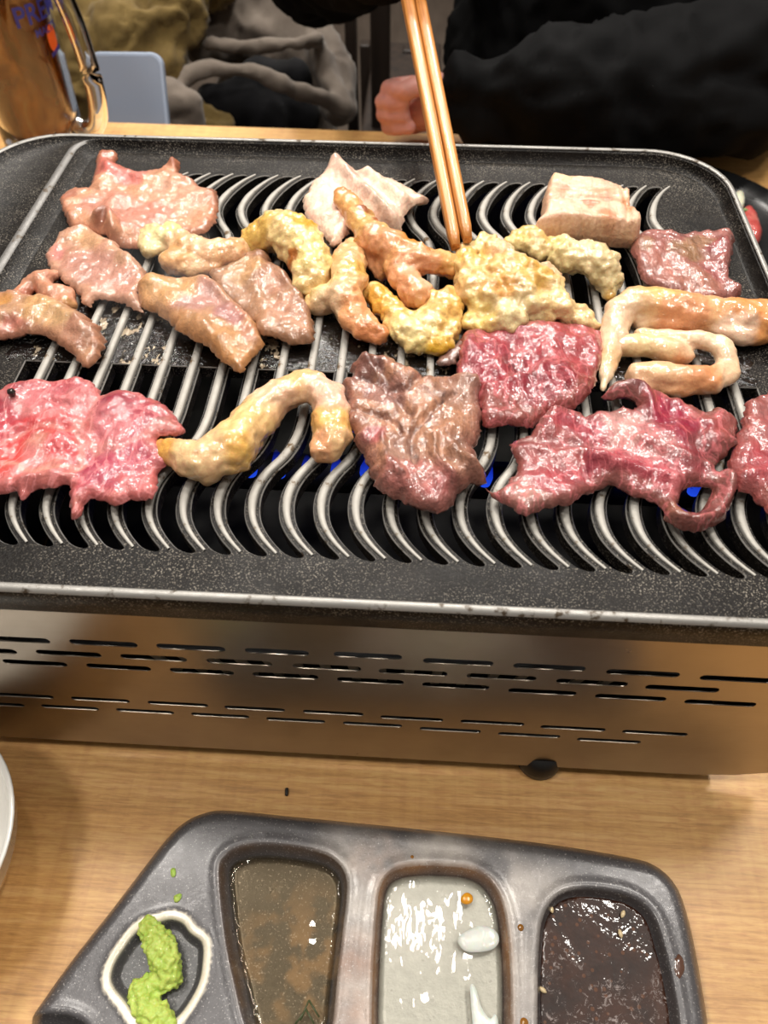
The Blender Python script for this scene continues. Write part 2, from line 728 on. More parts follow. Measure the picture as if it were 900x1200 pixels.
def iron_material(name):
    t = NT(name)
    big = t.noise(28, 4, .6)
    sp = t.noise(1500, 2, .6)
    spots = t.ramp(sp, [(.57, 0.0), (.64, 1.0)])
    amt = t.ramp(t.noise(40, 3, .6, t.coords((.35, 1, 1))), [(.36, .05), (.66, .75)])
    fac = t.math('MULTIPLY', spots, amt)
    c = t.ramp(big, [(.3, (14, 12, 11)), (.7, (27, 24, 22))])
    c = t.mix(fac, c, (150, 142, 130))  # pale flecks paint the iron's specular glitter into its colour
    h = t.math('ADD', t.noise(700, 3, .65), t.math('MULTIPLY', t.noise(120, 2, .5), .7))
    rr = t.ramp(t.noise(60, 3, .6), [(.3, .30), (.7, .5)])
    t.set(color=c, rough=rr, metal=.0, normal=t.bump(h, .35, .0006), spec=.12)
    return t.m


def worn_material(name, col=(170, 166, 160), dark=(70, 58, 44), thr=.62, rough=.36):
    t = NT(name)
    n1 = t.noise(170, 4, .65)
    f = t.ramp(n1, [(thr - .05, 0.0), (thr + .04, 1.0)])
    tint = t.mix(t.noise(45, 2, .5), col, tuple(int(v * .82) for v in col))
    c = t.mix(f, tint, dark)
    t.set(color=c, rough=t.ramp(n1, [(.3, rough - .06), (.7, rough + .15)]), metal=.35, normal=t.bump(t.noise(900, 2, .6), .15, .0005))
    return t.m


def grease_material(name):
    t = NT(name)
    n1 = t.noise(95, 4, .65, t.coords((1, .55, 1)))
    crust = t.ramp(n1, [(.60, 0.0), (.63, 1.0)])
    c = t.mix(crust, (20, 17, 15), (150, 134, 112))
    wet = t.noise(330, 3, .6)
    t.set(color=c, rough=t.mix(crust, (20, 20, 20), (120, 120, 120)), normal=t.bump(wet, .8, .0015), coat=.8, coat_rough=.06, metal=.2)
    return t.m


IRON = iron_material('seasoned_cast_iron')
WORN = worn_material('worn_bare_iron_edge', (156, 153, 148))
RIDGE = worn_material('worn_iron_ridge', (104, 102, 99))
RIBM = worn_material('scoured_rib_metal', (178, 174, 166), (100, 80, 56), .64, .6)
GREASE = grease_material('greasy_iron_band')

t = NT('brushed_stainless_steel')
brush = t.noise(1, 3, .7, t.coords((14, 900, 900)))
sm = t.noise(14, 4, .6)
spk = t.ramp(t.noise(95, 3, .6), [(.74, 0.0), (.78, .8)])
c = t.mix(t.ramp(sm, [(.35, .0), (.7, .6)]), (156, 146, 134), (124, 115, 104))
c = t.mix(spk, c, (60, 40, 24))
t.set(color=c, metal=1.0, rough=t.ramp(sm, [(.3, .27), (.7, .36)]), normal=t.bump(brush, .10, .0004), aniso=.4)
STEEL = t.m
t = NT('burnt_inner_steel')
t.set(color=t.ramp(t.noise(60, 3, .6), [(.35, (8, 7, 6)), (.7, (26, 23, 20))]), metal=.2, rough=.6)
INNER = t.m
RUBBER = simple('black_rubber', (18, 17, 16), .5)

BED_Z, BED_T, RIM_Z = .144, .0055, .1512
plate = tag(empty('grill_plate', (-.04, .277, .1385)), 'black cast iron grill plate with rows of S-shaped slots and pale worn ribs', 'grill plate')


def rrect(x0, x1, y0, y1, rl, rr, n=10):
    """counter-clockwise rounded rectangle; left and right corners have their own radii; fixed point count"""
    out = []
    for (cx, cy, r, a0) in ((x1 - rr * .6, y0 + rr * .6, rr * .6, -90), (x1 - rr, y1 - rr, rr, 0), (x0 + rl, y1 - rl, rl, 90), (x0 + rl * .6, y0 + rl * .6, rl * .6, 180)):
        for k in range(n + 1):
            a = math.radians(a0 + 90 * k / n)
            out.append((cx + r * math.cos(a), cy + r * math.sin(a)))
    q = []
    m = n + 1
    for s in range(4):            # add points along the straight runs so that the rings stay matched
        c = out[s * m:(s + 1) * m]
        q += c
        a, b = np.array(c[-1]), np.array(out[((s + 1) * m) % len(out)])
        for k in range(1, 30):
            q.append(tuple(a + (b - a) * k / 30))
    return np.array(q)


ringA = rrect(-.188, .1535, .1335, .4215, .012, .034)
fs = [slot_loop((k - .05) * PITCHX, .1512, .244, True, False) for k in range(-13, 12)]
bs = [slot_loop((k - .05) * PITCHX, .296, .3995, False, True) for k in range(-13, 11)]
V, T, bd = region(ringA, fs + bs, .006)
on_outer = {i for i in range(len(V)) if False}
douter = seg_dist(V, ringA)
n = len(V)
verts = [(*p, BED_Z) for p in V]
faces = [tuple(x) for x in T]
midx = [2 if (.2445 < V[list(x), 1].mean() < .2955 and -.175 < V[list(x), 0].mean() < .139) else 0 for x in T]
nrm = {}
for a, b in bd:
    e = V[b] - V[a]
    o_ = np.array([e[1], -e[0]]) / (np.linalg.norm(e) + 1e-12)
    for q in (a, b):
        nrm[q] = nrm.get(q, 0) + o_
loopv = {}
for q, v in nrm.items():
    if douter[q] < 1e-5:
        continue
    v = v / (np.linalg.norm(v) + 1e-12)
    loopv[q] = len(verts)
    w = V[q] + v * .00035
    verts.append((*w, BED_Z - .0005))
    verts.append((*w, BED_Z - BED_T))
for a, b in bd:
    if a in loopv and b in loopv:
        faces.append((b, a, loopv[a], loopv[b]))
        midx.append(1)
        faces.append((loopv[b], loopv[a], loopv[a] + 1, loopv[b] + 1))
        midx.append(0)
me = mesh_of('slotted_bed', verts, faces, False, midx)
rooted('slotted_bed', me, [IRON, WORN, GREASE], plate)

rings = [(ringA, BED_Z), (rrect(-.1895, .1545, .1325, .4225, .012, .034), BED_Z + .0003),
         (rrect(-.1945, .1574, .1300, .4250, .013, .037), RIM_Z - .0022), (rrect(-.1958, .1576, .1298, .4252, .0135, .038), RIM_Z - .0012),
         (rrect(-.1985, .1577, .1297, .4253, .014, .038), RIM_Z - .0014), (rrect(-.2355, .1578, .1296, .4254, .036, .038), RIM_Z - .0040),
         (rrect(-.2375, .1580, .1294, .4256, .037, .0385), RIM_Z - .0006), (rrect(-.2383, .1586, .1288, .4262, .0375, .039), RIM_Z),
         (rrect(-.2396, .1602, .1272, .4278, .0385, .040), RIM_Z - .0001), (rrect(-.2408, .1612, .1262, .4288, .039, .041), RIM_Z - .0014),
         (rrect(-.2412, .1615, .1258, .4292, .039, .041), RIM_Z - .004), (rrect(-.2406, .1612, .1262, .4286, .039, .041), .1385),
         (rrect(-.2390, .1595, .1280, .4270, .038, .040), .1378), (rrect(-.235, .155, .1325, .4225, .036, .038), .1385)]
verts, faces, midx = [], [], []
m = len(ringA)
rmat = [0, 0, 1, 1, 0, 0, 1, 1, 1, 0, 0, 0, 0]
for k, (R, z) in enumerate(rings):
    verts += [(x, y, z) for x, y in R]
for k in range(len(rings) - 1):
    for i in range(m):
        j = (i + 1) % m
        x = verts[k * m + i][0]
        mi = rmat[k]
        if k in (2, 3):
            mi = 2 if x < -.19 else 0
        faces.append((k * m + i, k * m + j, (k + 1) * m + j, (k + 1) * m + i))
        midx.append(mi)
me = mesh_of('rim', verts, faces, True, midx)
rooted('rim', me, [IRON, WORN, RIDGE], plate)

# the raised ribs, one object each, sharing one mesh
sec = [(-.0017, -.0006), (-.0016, .0009), (-.0012, .00155), (0, .0017), (.0012, .00155), (.0016, .0009), (.0017, -.0006)]
v, f = [], []
ys = np.linspace(.1500, .4012, 96)
xs = hermite(ys)
dx = np.gradient(xs, ys)
for i, (x, y) in enumerate(zip(xs, ys)):
    tl = min(i, len(ys) - 1 - i) / 9.0
    k = min(1.0, .30 + .7 * tl)
    nx, ny = 1 / math.hypot(1, dx[i]), -dx[i] / math.hypot(1, dx[i])
    for (a, b) in sec:
        v.append((x + nx * a * k, y + ny * a * k - .277, (b * k if b > 0 else b) + BED_Z))
ns = len(sec)
for i in range(len(ys) - 1):
    for k in range(ns - 1):
        f.append((i * ns + k, i * ns + k + 1, (i + 1) * ns + k + 1, (i + 1) * ns + k))
rib_me = mesh_of('rib', v, f, True)
rib_me.materials.append(RIBM)
for k in range(-13, 11):
    o = bpy.data.objects.new('rib', rib_me)
    COL.objects.link(o)
    o.parent = plate
    o.location = ((k + .45) * PITCHX + .04, 0, -.1385)

# ---- body under the plate
body = tag(empty('gas_grill', (-.045, .277, 0)), 'stainless steel gas grill body with slotted front under the black plate', 'grill')
PY = .131
slots = []
for rowy, h, items in (
        (0, .0040, [(-22, 60, 749.5), (80, 162.5, 754), (182, 265, 759), (286, 363, 764), (390, 472, 768.5), (495, 579, 776), (601, 687, 782), (710, 797, 789), (820, 907, 796)]),
        (1, .0040, [(-58, 21, 762), (41, 120, 766), (140, 220, 771), (241, 320, 776), (342, 424, 782), (443, 525, 788), (546, 629, 793.5), (651, 736, 800), (756, 843, 807)]),
        (2, .0040, [(2, 80, 777), (100, 178, 782), (198, 275, 787), (295, 374, 792), (394, 474, 798), (494, 574, 804), (595, 676, 811), (697, 781, 817.5), (802, 886, 824)]),
        (3, .0034, [(-15, 64, 815), (82, 153, 820), (172, 245, 825), (262, 335, 830.5), (354, 427, 835.5), (445, 520, 842), (539, 615, 847), (633, 710, 853.5), (729, 806, 859)]),
        (4, .0034, [(-40, 30, 825), (47, 117, 829), (135, 205, 833.5), (223, 293, 838.5), (311, 382, 844), (401, 472, 849), (491, 564, 855.5), (583, 657, 861.5), (676, 751, 868)])):
    for (x0, x1, y) in items:
        c = at_y((x0 + x1) / 2, y, PY)
        w = (x1 - x0) * depth(c) / FPX / 2 * .985
        r = h / 2
        lp = []
        for a in np.linspace(-90, 90, 7):
            lp.append((c[0] + w - r + r * math.cos(math.radians(a)), c[2] + r * math.sin(math.radians(a))))
        for a in np.linspace(90, 270, 7):
            lp.append((c[0] - w + r + r * math.cos(math.radians(a)), c[2] + r * math.sin(math.radians(a))))
        slots.append(np.array(lp))
outer = np.array([(-.245, .0105), (.1490, .0105), (.1572, .0190), (.172, .0190), (.172, .1325), (-.245, .1325)])
V, T, bd = region(resample(outer, .02), slots, .03, grid=False)
n = len(V)
verts = [(x, PY, z) for x, z in V] + [(x, PY + .0004, z) for x, z in V]
faces = [tuple(t_) for t_ in T] + [tuple(t_[::-1] + n) for t_ in T] + [(a, a + n, b + n, b) for a, b in bd]
rooted('front_panel', mesh_of('front_panel', verts, faces, False), STEEL, body)
v, f = [], []
for k, (dy, z) in enumerate([(0, .1318), (.0003, .1330), (.0013, .1339), (.003, .1342), (.016, .1342)]):
    v += [(-.245, PY + dy, z), (.172, PY + dy, z)]
    if k:
        f.append((2 * k - 2, 2 * k - 1, 2 * k + 1, 2 * k))
rooted('top_flange', mesh_of('top_flange', v, f, True), STEEL, body)
box('side_panel', (-.2, .277, .072), (.0014, .286, .122), STEEL, body)
box('side_panel', (.1475, .277, .072), (.0014, .286, .122), STEEL, body)
box('back_panel', (-.026, .421, .072), (.346, .0014, .122), STEEL, body)
bm = bmesh.new()
add_box(bm, (-.026, .277, .018), (.345, .283, .002))
add_box(bm, (-.026, .1620, .040), (.340, .0012, .045), Matrix.Rotation(.3, 3, 'X'))
rooted('drip_tray', bm_mesh('drip_tray', bm), INNER, body)
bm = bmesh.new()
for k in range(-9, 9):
    add_box(bm, ((k + .2) * PITCHX, .1590, .041), (.0042, .0012, .047), Matrix.Rotation(.3, 3, 'X'))  # pale strips put the light falling through the plate slots into colour
tag(rooted('tray_light_strip', bm_mesh('tray_light_strip', bm), simple('slot_light_paint', (196, 186, 170), .5, metal=.2), body), kind='stuff')
for (x, y) in ((.0655, .1382), (-.16, .160), (.0655, .40), (-.16, .40)):
    v, f = lathe([(0, 0), (.0085, 0), (.0105, .0015), (.0108, .006), (.009, .017), (0, .017)], 24)
    v = [(a + x, b + y, c_) for a, b, c_ in v]
    rooted('foot', mesh_of('foot', v, f, True), RUBBER, body)
# burner pipe, with its row of flames
for by in (.236, .318):
    v, f = tube([(-.185, by, .088), (.135, by, .088)], [.009, .009], 16)
    rooted('burner_pipe', mesh_of('burner_pipe', v, f, True), INNER, body)
t = NT('blue_gas_flame')
emi = t.n('ShaderNodeEmission')
gz = t.n('ShaderNodeSeparateXYZ')
t.link(t.n('ShaderNodeTexCoord').outputs['Generated'], gz.inputs[0])
t.link(t.ramp(gz.outputs[2], [(0, (40, 90, 255)), (.5, (24, 52, 210)), (1, (6, 10, 80))]), emi.inputs[0])
emi.inputs[1].default_value = .8
tr = t.n('ShaderNodeBsdfTransparent')
mx = t.n('ShaderNodeMixShader')
t.link(t.ramp(gz.outputs[2], [(0, .8), (1, .1)]), mx.inputs[0])
t.link(tr.outputs[0], mx.inputs[1])
t.link(emi.outputs[0], mx.inputs[2])
t.link(mx.outputs[0], t.out.inputs[0])
FLAME = t.m
v, f = lathe([(0, 0), (.0026, .001), (.0034, .005), (.0027, .011), (.0012, .017), (0, .020)], 12)
fl = mesh_of('flame', v, f, True)
fl.materials.append(FLAME)
for by in (.236, .318):
    for k in range(24):
        o = bpy.data.objects.new('flame', fl)
        COL.objects.link(o)
        o.parent = body
        o.location = (-.18 + k * .0133 + .045, by - .008 - .277, .094)
        o.scale = (1, 1, random.uniform(.75, 1.15))

# ================================================================== MEAT ON THE GRATE
A3 = (0, 160, 2.0)         # crops used for reading outlines
A4 = (450, 160, 2.0)
A5 = (0, 400, 2.0)
A6 = (450, 400, 2.0)
M5 = (340, 180, 3.0)
R6 = (540, 180, 2.5)
COOKED = 'grilled pork slices'
OFFAL = 'pieces of grilled intestine'
RAW = 'beef and tongue slices'

m_pork = meat_material('cooked_pork_slice', .25, .28, .30, rough=.40, gloss=.7, sss=.15)
m_pork2 = meat_material('cooked_pork_slice_crosswise', 1.0, .26, .34, rough=.38, gloss=.75, sss=.15)
m_fat = meat_material('glossy_intestine', .0, .08, .28, rough=.34, gloss=1.0, sss=.3, bumpy=.7, sparkle=420)
m_tripe = meat_material('smooth_pale_tripe', .2, .16, .2, rough=.32, gloss=.9, sss=.25, bumpy=.3, sparkle=380)
m_belly = meat_material('white_pork_belly', -.3, .35, .22, rough=.42, gloss=.5, sss=.25)
m_raw = meat_material('raw_red_beef', .55, .3, .3, (225, 120, 125), .35, rough=.36, gloss=.9, sss=.12, bumpy=.6)
m_rawv = meat_material('raw_pink_slice', .9, .22, .2, (236, 150, 150), .45, rough=.40, gloss=.7, sss=.15, bumpy=.4)
m_brown = meat_material('browned_beef', .9, .4, .28, (104, 66, 56), .5, rough=.42, gloss=.9, sss=.06, bumpy=.8)
m_sear = meat_material('half_seared_beef', .25, .55, .3, rough=.38, gloss=.9, sss=.1)

slab('pork_slice', cv([(145, 150), (160, 130), (212, 125), (220, 92), (242, 52), (272, 48), (279, 62), (266, 78), (300, 82), (332, 96), (388, 82), (406, 66), (424, 74), (420, 95), (450, 110),
                       (480, 130), (508, 133), (513, 175), (500, 213), (470, 235), (430, 234), (395, 232), (372, 250), (330, 264), (290, 258), (266, 256), (242, 236), (182, 222), (158, 200)], *A3),
     .0042, (212, 158, 128), cv([(260, 85, 22, (214, 120, 112)), (310, 105, 22, (216, 130, 122)), (245, 60, 10, (160, 92, 70)), (415, 80, 9, (138, 74, 54)), (505, 145, 9, (170, 106, 80)),
                                 (160, 150, 12, (186, 120, 98)), (262, 215, 14, (150, 94, 72)), (420, 150, 40, (216, 166, 142)), (250, 170, 30, (204, 142, 124)), (340, 200, 34, (206, 142, 126))], *A3),
     edge=(176, 116, 92), amp=.0022, ridges=[(cv([(240, 60), (262, 100)], *A3), 8, .002), (cv([(235, 215), (262, 205), (275, 245)], *A3), 7, .006), (cv([(165, 200), (250, 215), (340, 240)], *A3), 9, .002),
                                             (cv([(400, 70), (420, 90)], *A3), 6, .0018), (cv([(300, 100), (400, 120), (500, 150)], *A3), 12, .0015)],
     mat=m_pork, label='large pale pork slice with browned curled tips at the back left corner of the grate', group=COOKED)
slab('pork_slice', cv([(110, 280), (122, 262), (150, 236), (200, 222), (240, 240), (290, 275), (330, 310), (346, 335), (340, 360), (326, 376), (336, 412), (305, 400), (260, 386), (225, 386), (216, 400),
                       (196, 394), (185, 372), (150, 345), (118, 310)], *A3),
     .0045, (198, 150, 124), cv([(120, 285, 18, (200, 126, 122)), (225, 250, 22, (208, 162, 126)), (290, 295, 20, (204, 158, 124)), (200, 320, 36, (190, 138, 124)), (280, 360, 30, (192, 138, 122))], *A3),
     edge=(196, 150, 128), amp=.0020, ridges=[(cv([(190, 235), (260, 275), (330, 330)], *A3), 12, .002)],
     mat=m_pork2, label='pinkish grey pork slice lying under the large back left slice', group=COOKED)
slab('pork_strip', cv([(-60, 392), (0, 374), (60, 378), (120, 388), (175, 410), (225, 446), (247, 478), (241, 510), (212, 540), (190, 534), (164, 510), (120, 480), (70, 468), (20, 472), (-60, 470)], *A3),
     .0052, (192, 150, 120), cv([(5, 395, 14, (206, 150, 92)), (110, 420, 26, (206, 162, 118)), (200, 480, 22, (180, 130, 108)), (30, 465, 18, (196, 124, 112)), (225, 480, 14, (186, 142, 120)), (150, 440, 22, (204, 164, 124))], *A3),
     edge=(170, 118, 94), amp=.0026, ridges=[(cv([(100, 400), (150, 430), (215, 480)], *A3), 12, .003), (cv([(0, 440), (80, 430)], *A3), 10, .002)],
     mat=m_pork2, label='long cooked pork strip reaching out of the left edge above the raw pink slice', group=COOKED)
lumps('pork_curl', [cr([(50, 372, 16), (66, 348, 18), (95, 335, 20, .002), (122, 328, 18)], *A3), cr([(95, 345, 18), (120, 365, 20, .002), (160, 375, 18), (172, 398, 13)], *A3), cr([(120, 372, 20), (150, 395, 20)], *A3)],
      (200, 146, 122), cv([(60, 365, 14, (186, 118, 96)), (125, 330, 12, (206, 150, 130)), (165, 385, 10, (196, 150, 108))], *A3), m_pork2,
      'small crumpled pork curl between the strip and the pinkish grey slice', 'meat', COOKED, knob=.0008, wav=.0012)
slab('pork_slice', cv([(490, 320), (510, 316), (540, 308), (588, 280), (625, 278), (640, 310), (672, 326), (692, 350), (716, 400), (737, 440), (730, 484), (690, 490), (640, 480), (605, 470), (590, 440), (540, 390), (505, 356)], *A3),
     .0048, (178, 136, 108), cv([(600, 320, 26, (166, 120, 98)), (570, 330, 22, (196, 152, 112)), (680, 420, 26, (190, 142, 120)), (650, 360, 22, (184, 138, 118)), (720, 470, 16, (192, 146, 122))], *A3),
     edge=(150, 108, 82), amp=.0024, ridges=[(cv([(650, 320), (680, 360), (720, 410)], *A3), 7, .0025), (cv([(610, 300), (600, 360), (630, 440)], *A3), 9, .002)],
     mat=m_pork2, label='brownish folded pork slice tucked behind the tan slice at grate centre', group=COOKED)
slab('pork_slice', cv([(325, 375), (335, 346), (370, 335), (430, 344), (488, 338), (512, 358), (548, 390), (590, 430), (607, 460), (620, 490), (592, 520), (562, 556), (520, 530), (490, 502), (450, 480), (410, 452), (370, 416), (336, 402)], *A3),
     .0058, (200, 150, 108), cv([(470, 390, 34, (184, 132, 122)), (555, 430, 26, (178, 122, 118)), (400, 370, 34, (208, 160, 112)), (540, 515, 26, (206, 156, 112)), (590, 480, 16, (182, 130, 108))], *A3),
     edge=(186, 132, 88), amp=.0024, ridges=[(cv([(350, 360), (430, 420), (520, 500)], *A3), 14, .0025), (cv([(480, 350), (560, 410), (610, 480)], *A3), 8, .002)],
     mat=m_pork, label='tan pork slice with a purplish middle lying across the bars at grate centre', group=COOKED, zb=GRATE + .0012)

lumps('intestine_piece', [cr([(356, 232, 24), (352, 262, 24), (385, 240, 26)], *A3), cr([(400, 235, 30), (440, 262, 32), (490, 280, 36), (540, 274, 36), (568, 268, 26)], *A3), cr([(365, 215, 12, .006), (372, 232, 18, .004)], *A3),
                          cr([(400, 290, 28), (450, 305, 26), (500, 300, 26)], *A3)],
      (240, 200, 160), cv([(355, 240, 26, (240, 224, 176)), (405, 225, 16, (242, 226, 168)), (520, 285, 30, (238, 188, 146)), (420, 285, 20, (226, 172, 118)), (480, 270, 20, (246, 212, 178))], *A3), m_fat,
      'cream and peach intestine piece in front of the large pale pork slice', 'offal', OFFAL, knob=.0012, wav=.001)
lumps('intestine_piece', [cr([(600, 245, 34), (650, 222, 46, .003), (690, 235, 50, .003), (720, 275, 48, .002), (735, 315, 46), (722, 350, 34)], *A3), cr([(640, 200, 26, .006), (690, 200, 24, .006)], *A3)],
      (240, 212, 158), cv([(600, 245, 22, (228, 190, 110)), (690, 215, 16, (222, 180, 84)), (650, 205, 26, (244, 226, 186)), (715, 250, 18, (226, 186, 86)), (740, 310, 26, (246, 226, 160)), (690, 318, 9, (180, 110, 50))], *A3), m_fat,
      'yellow fatty intestine piece left of the white folded belly slice', 'offal', OFFAL, knob=.0015, wav=.0012)

slab('belly_slice', cv([(45, 170), (70, 130), (102, 98), (148, 52), (190, 50), (240, 82), (268, 78), (330, 92), (392, 110), (440, 142), (468, 160), (482, 184), (432, 192), (402, 232), (388, 272), (362, 278),
                        (300, 262), (240, 250), (205, 290), (152, 334), (112, 285), (75, 250), (50, 205)], *M5),
     .0062, (238, 208, 192), cv([(190, 70, 12, (206, 178, 166)), (230, 120, 12, (200, 170, 156)), (290, 180, 14, (190, 160, 146)), (330, 230, 14, (186, 158, 142)), (120, 260, 30, (240, 196, 180)), (440, 170, 18, (226, 194, 164)), (380, 140, 40, (240, 216, 198))], *M5),
     edge=(232, 196, 176), amp=.002, ridges=[(cv([(150, 55), (220, 130), (300, 215), (370, 270)], *M5), 9, .006), (cv([(260, 80), (330, 150), (400, 200)], *M5), 9, .004)],
     mat=m_belly, label='white folded pork belly slice with a grey stripe at the back of the grate', cat='meat', group='pork belly pieces', zb=GRATE + .001, tone=.84)
slab('belly_block', cv([(262, 58), (268, 54), (300, 62), (335, 66), (385, 66), (440, 84), (496, 99), (503, 140), (524, 168), (536, 182), (524, 206), (488, 204), (400, 196), (310, 194), (228, 198), (222, 186), (240, 164), (246, 110), (254, 76)], *R6),
     .0160, (228, 190, 166), cv([(300, 110, 10, (204, 150, 124)), (420, 120, 14, (206, 150, 122)), (380, 150, 10, (190, 128, 100)), (500, 150, 14, (210, 152, 116)), (300, 70, 16, (238, 206, 170)), (430, 186, 12, (202, 140, 108)), (290, 165, 18, (236, 200, 178)), (350, 90, 12, (236, 204, 184))], *R6),
     edge=(226, 180, 148), amp=.001, ridges=[(cv([(255, 95), (350, 110), (480, 100)], *R6), 4, -.0014), (cv([(250, 140), (380, 135), (500, 150)], *R6), 4, -.0016), (cv([(470, 100), (490, 160), (490, 200)], *R6), 3, -.002)],
     mat=m_belly, zt=.0150, er=.0030, label='thick pale pork belly block standing near the back right corner', cat='meat', group='pork belly pieces', tone=.8, ragged=.0004, edge_w=.002)

lumps('intestine_piece', [cr([(188, 152, 34, .008), (215, 195, 38, .006), (255, 250, 46, .006), (310, 310, 56, .006), (365, 335, 60, .006), (420, 360, 54, .007)], *M5),
                          cr([(420, 372, 54, .007), (480, 376, 50, .007), (545, 392, 46, .005), (575, 410, 36, .004)], *M5), cr([(370, 380, 46, .005), (400, 440, 46, .005), (450, 500, 50, .003), (490, 500, 32, .003)], *M5),
                          cr([(250, 330, 30, .004), (300, 380, 40), (325, 420, 28)], *M5)],
      (232, 176, 120), cv([(185, 150, 30, (216, 150, 84)), (320, 300, 34, (234, 192, 130)), (500, 380, 40, (216, 146, 62)), (560, 400, 26, (232, 190, 130)), (430, 480, 40, (234, 170, 130)), (265, 265, 8, (150, 84, 44)), (310, 302, 8, (170, 96, 50)),
                           (490, 500, 14, (244, 202, 170)), (300, 380, 24, (232, 170, 130))], *M5), m_fat,
      'long orange intestine piece curling over its neighbours below the white belly slice', 'offal', OFFAL, knob=.0012, wav=.0014)
lumps('intestine_piece', [cr([(235, 330, 36), (205, 385, 54, .002), (205, 450, 58, .003), (190, 500, 60, .003), (215, 560, 56), (265, 610, 48), (315, 645, 30)], *M5), cr([(190, 500, 46), (120, 515, 48), (85, 530, 34)], *M5)],
      (234, 184, 136), cv([(90, 520, 30, (242, 210, 150)), (260, 590, 36, (236, 170, 124)), (210, 400, 30, (238, 190, 142)), (300, 640, 20, (224, 150, 104)), (130, 550, 24, (240, 206, 172)), (240, 460, 16, (228, 186, 110))], *M5), m_fat,
      'peach intestine piece shaped like a claw between yellow and orange pieces', 'offal', OFFAL, knob=.0012, wav=.0012)
lumps('intestine_piece', [cr([(295, 490, 38), (340, 530, 44), (380, 580, 44), (405, 630, 50), (450, 655, 46), (500, 655, 44), (530, 670, 38), (525, 690, 24)], *M5), cr([(500, 600, 52), (545, 560, 56), (570, 510, 44), (560, 620, 40)], *M5),
                          cr([(470, 580, 44), (520, 540, 50)], *M5)],
      (236, 196, 126), cv([(400, 640, 34, (244, 220, 160)), (330, 520, 26, (232, 180, 92)), (560, 520, 30, (232, 186, 112)), (520, 680, 20, (226, 178, 70)), (470, 590, 26, (236, 196, 130)), (445, 620, 22, (246, 226, 172))], *M5), m_fat,
      'golden intestine piece sagging onto the bars above the brown beef', 'offal', OFFAL, knob=.0018, wav=.0012)
lumps('intestine_piece', [cr([(55, 270, 26, .006), (85, 255, 20, .007), (100, 290, 36, .006), (150, 330, 44, .007), (200, 370, 50, .007), (255, 380, 44, .006)], *R6), cr([(30, 340, 46, .004), (45, 400, 52, .003), (95, 420, 50, .003), (40, 490, 34), (75, 510, 34), (140, 480, 46, .002)], *R6),
                          cr([(255, 350, 30, .008), (265, 400, 40, .006), (290, 450, 40, .003), (335, 480, 36), (365, 495, 36), (390, 500, 22)], *R6), cr([(120, 360, 56, .004), (180, 420, 56, .003), (230, 460, 48), (240, 490, 30)], *R6),
                          cr([(5, 290, 26, .005), (20, 320, 34, .004)], *R6)],
      (240, 206, 150), cv([(60, 270, 26, (240, 214, 160)), (190, 390, 36, (230, 186, 106)), (70, 400, 40, (238, 200, 140)), (270, 370, 26, (244, 208, 176)), (330, 470, 34, (244, 214, 166)), (140, 490, 34, (240, 220, 176)), (40, 500, 26, (236, 206, 136)), (150, 330, 24, (242, 206, 172)),
                           (110, 430, 20, (228, 174, 110)), (30, 340, 22, (236, 196, 120))], *R6), m_fat,
      'large knobbly cluster of cream intestine at the chopstick tips', 'offal', OFFAL, knob=.0022, knob_scale=150, wav=.0016)
lumps('intestine_piece', [cr([(160, 262, 32, .004), (195, 250, 34, .005), (230, 275, 38, .004), (265, 280, 26)], *R6), cr([(300, 268, 32, .005), (310, 305, 44, .004), (360, 300, 46, .004), (405, 325, 50, .003), (430, 365, 40), (430, 400, 20), (432, 420, 10)], *R6)],
      (240, 220, 168), cv([(180, 255, 26, (238, 208, 140)), (320, 300, 20, (232, 200, 120)), (380, 300, 36, (244, 232, 196)), (430, 410, 18, (210, 166, 90)), (240, 280, 20, (234, 202, 140)), (410, 350, 26, (244, 226, 184))], *R6), m_fat,
      'pale yellow intestine piece in front of the thick belly block', 'offal', OFFAL, knob=.0018, wav=.0012)

slab('beef_slice', cv([(585, 248), (600, 236), (622, 230), (680, 234), (730, 225), (788, 229), (812, 240), (816, 270), (806, 310), (812, 346), (840, 364), (822, 380), (780, 392), (738, 395), (690, 386), (640, 362), (610, 345), (590, 310), (578, 275)], *A4),
     .0050, (184, 118, 112), cv([(700, 285, 20, (170, 128, 96)), (740, 260, 18, (178, 132, 104)), (650, 330, 36, (194, 128, 116)), (780, 280, 18, (176, 92, 94)), (600, 270, 16, (172, 126, 96)), (770, 330, 18, (168, 88, 86)), (730, 370, 30, (190, 128, 112))], *A4),
     edge=(176, 112, 104), amp=.0022, ridges=[(cv([(800, 240), (790, 300), (830, 365)], *A4), 10, .003), (cv([(600, 260), (690, 300), (760, 380)], *A4), 14, .002)],
     mat=m_sear, tone=.50, label='dull pink half-seared beef slice against the right wall of the plate', group=RAW)
lumps('tripe_strip', [cr([(512, 590, 10), (522, 550, 16), (532, 500, 24), (540, 450, 30), (556, 410, 32, .002), (590, 385, 32, .003), (640, 392, 36, .003), (700, 405, 38, .002), (780, 418, 40), (850, 425, 42), (930, 432, 42)], *A4),
                      cr([(740, 430, 24), (800, 455, 26), (850, 470, 24), (890, 468, 18)], *A4), cr([(600, 430, 20), (680, 436, 26), (760, 440, 26)], *A4)],
      (240, 200, 160), cv([(760, 405, 60, (242, 196, 152)), (860, 440, 40, (230, 160, 104)), (640, 390, 26, (236, 196, 132)), (540, 450, 40, (240, 212, 186)), (520, 560, 24, (236, 214, 186)), (820, 470, 26, (240, 206, 184)), (700, 440, 30, (224, 160, 120))], *A4), m_tripe,
      'long pale tripe strip bent down at its left end beside the red beef', 'offal', 'strips of pale tripe', knob=.0005, wav=.0012)
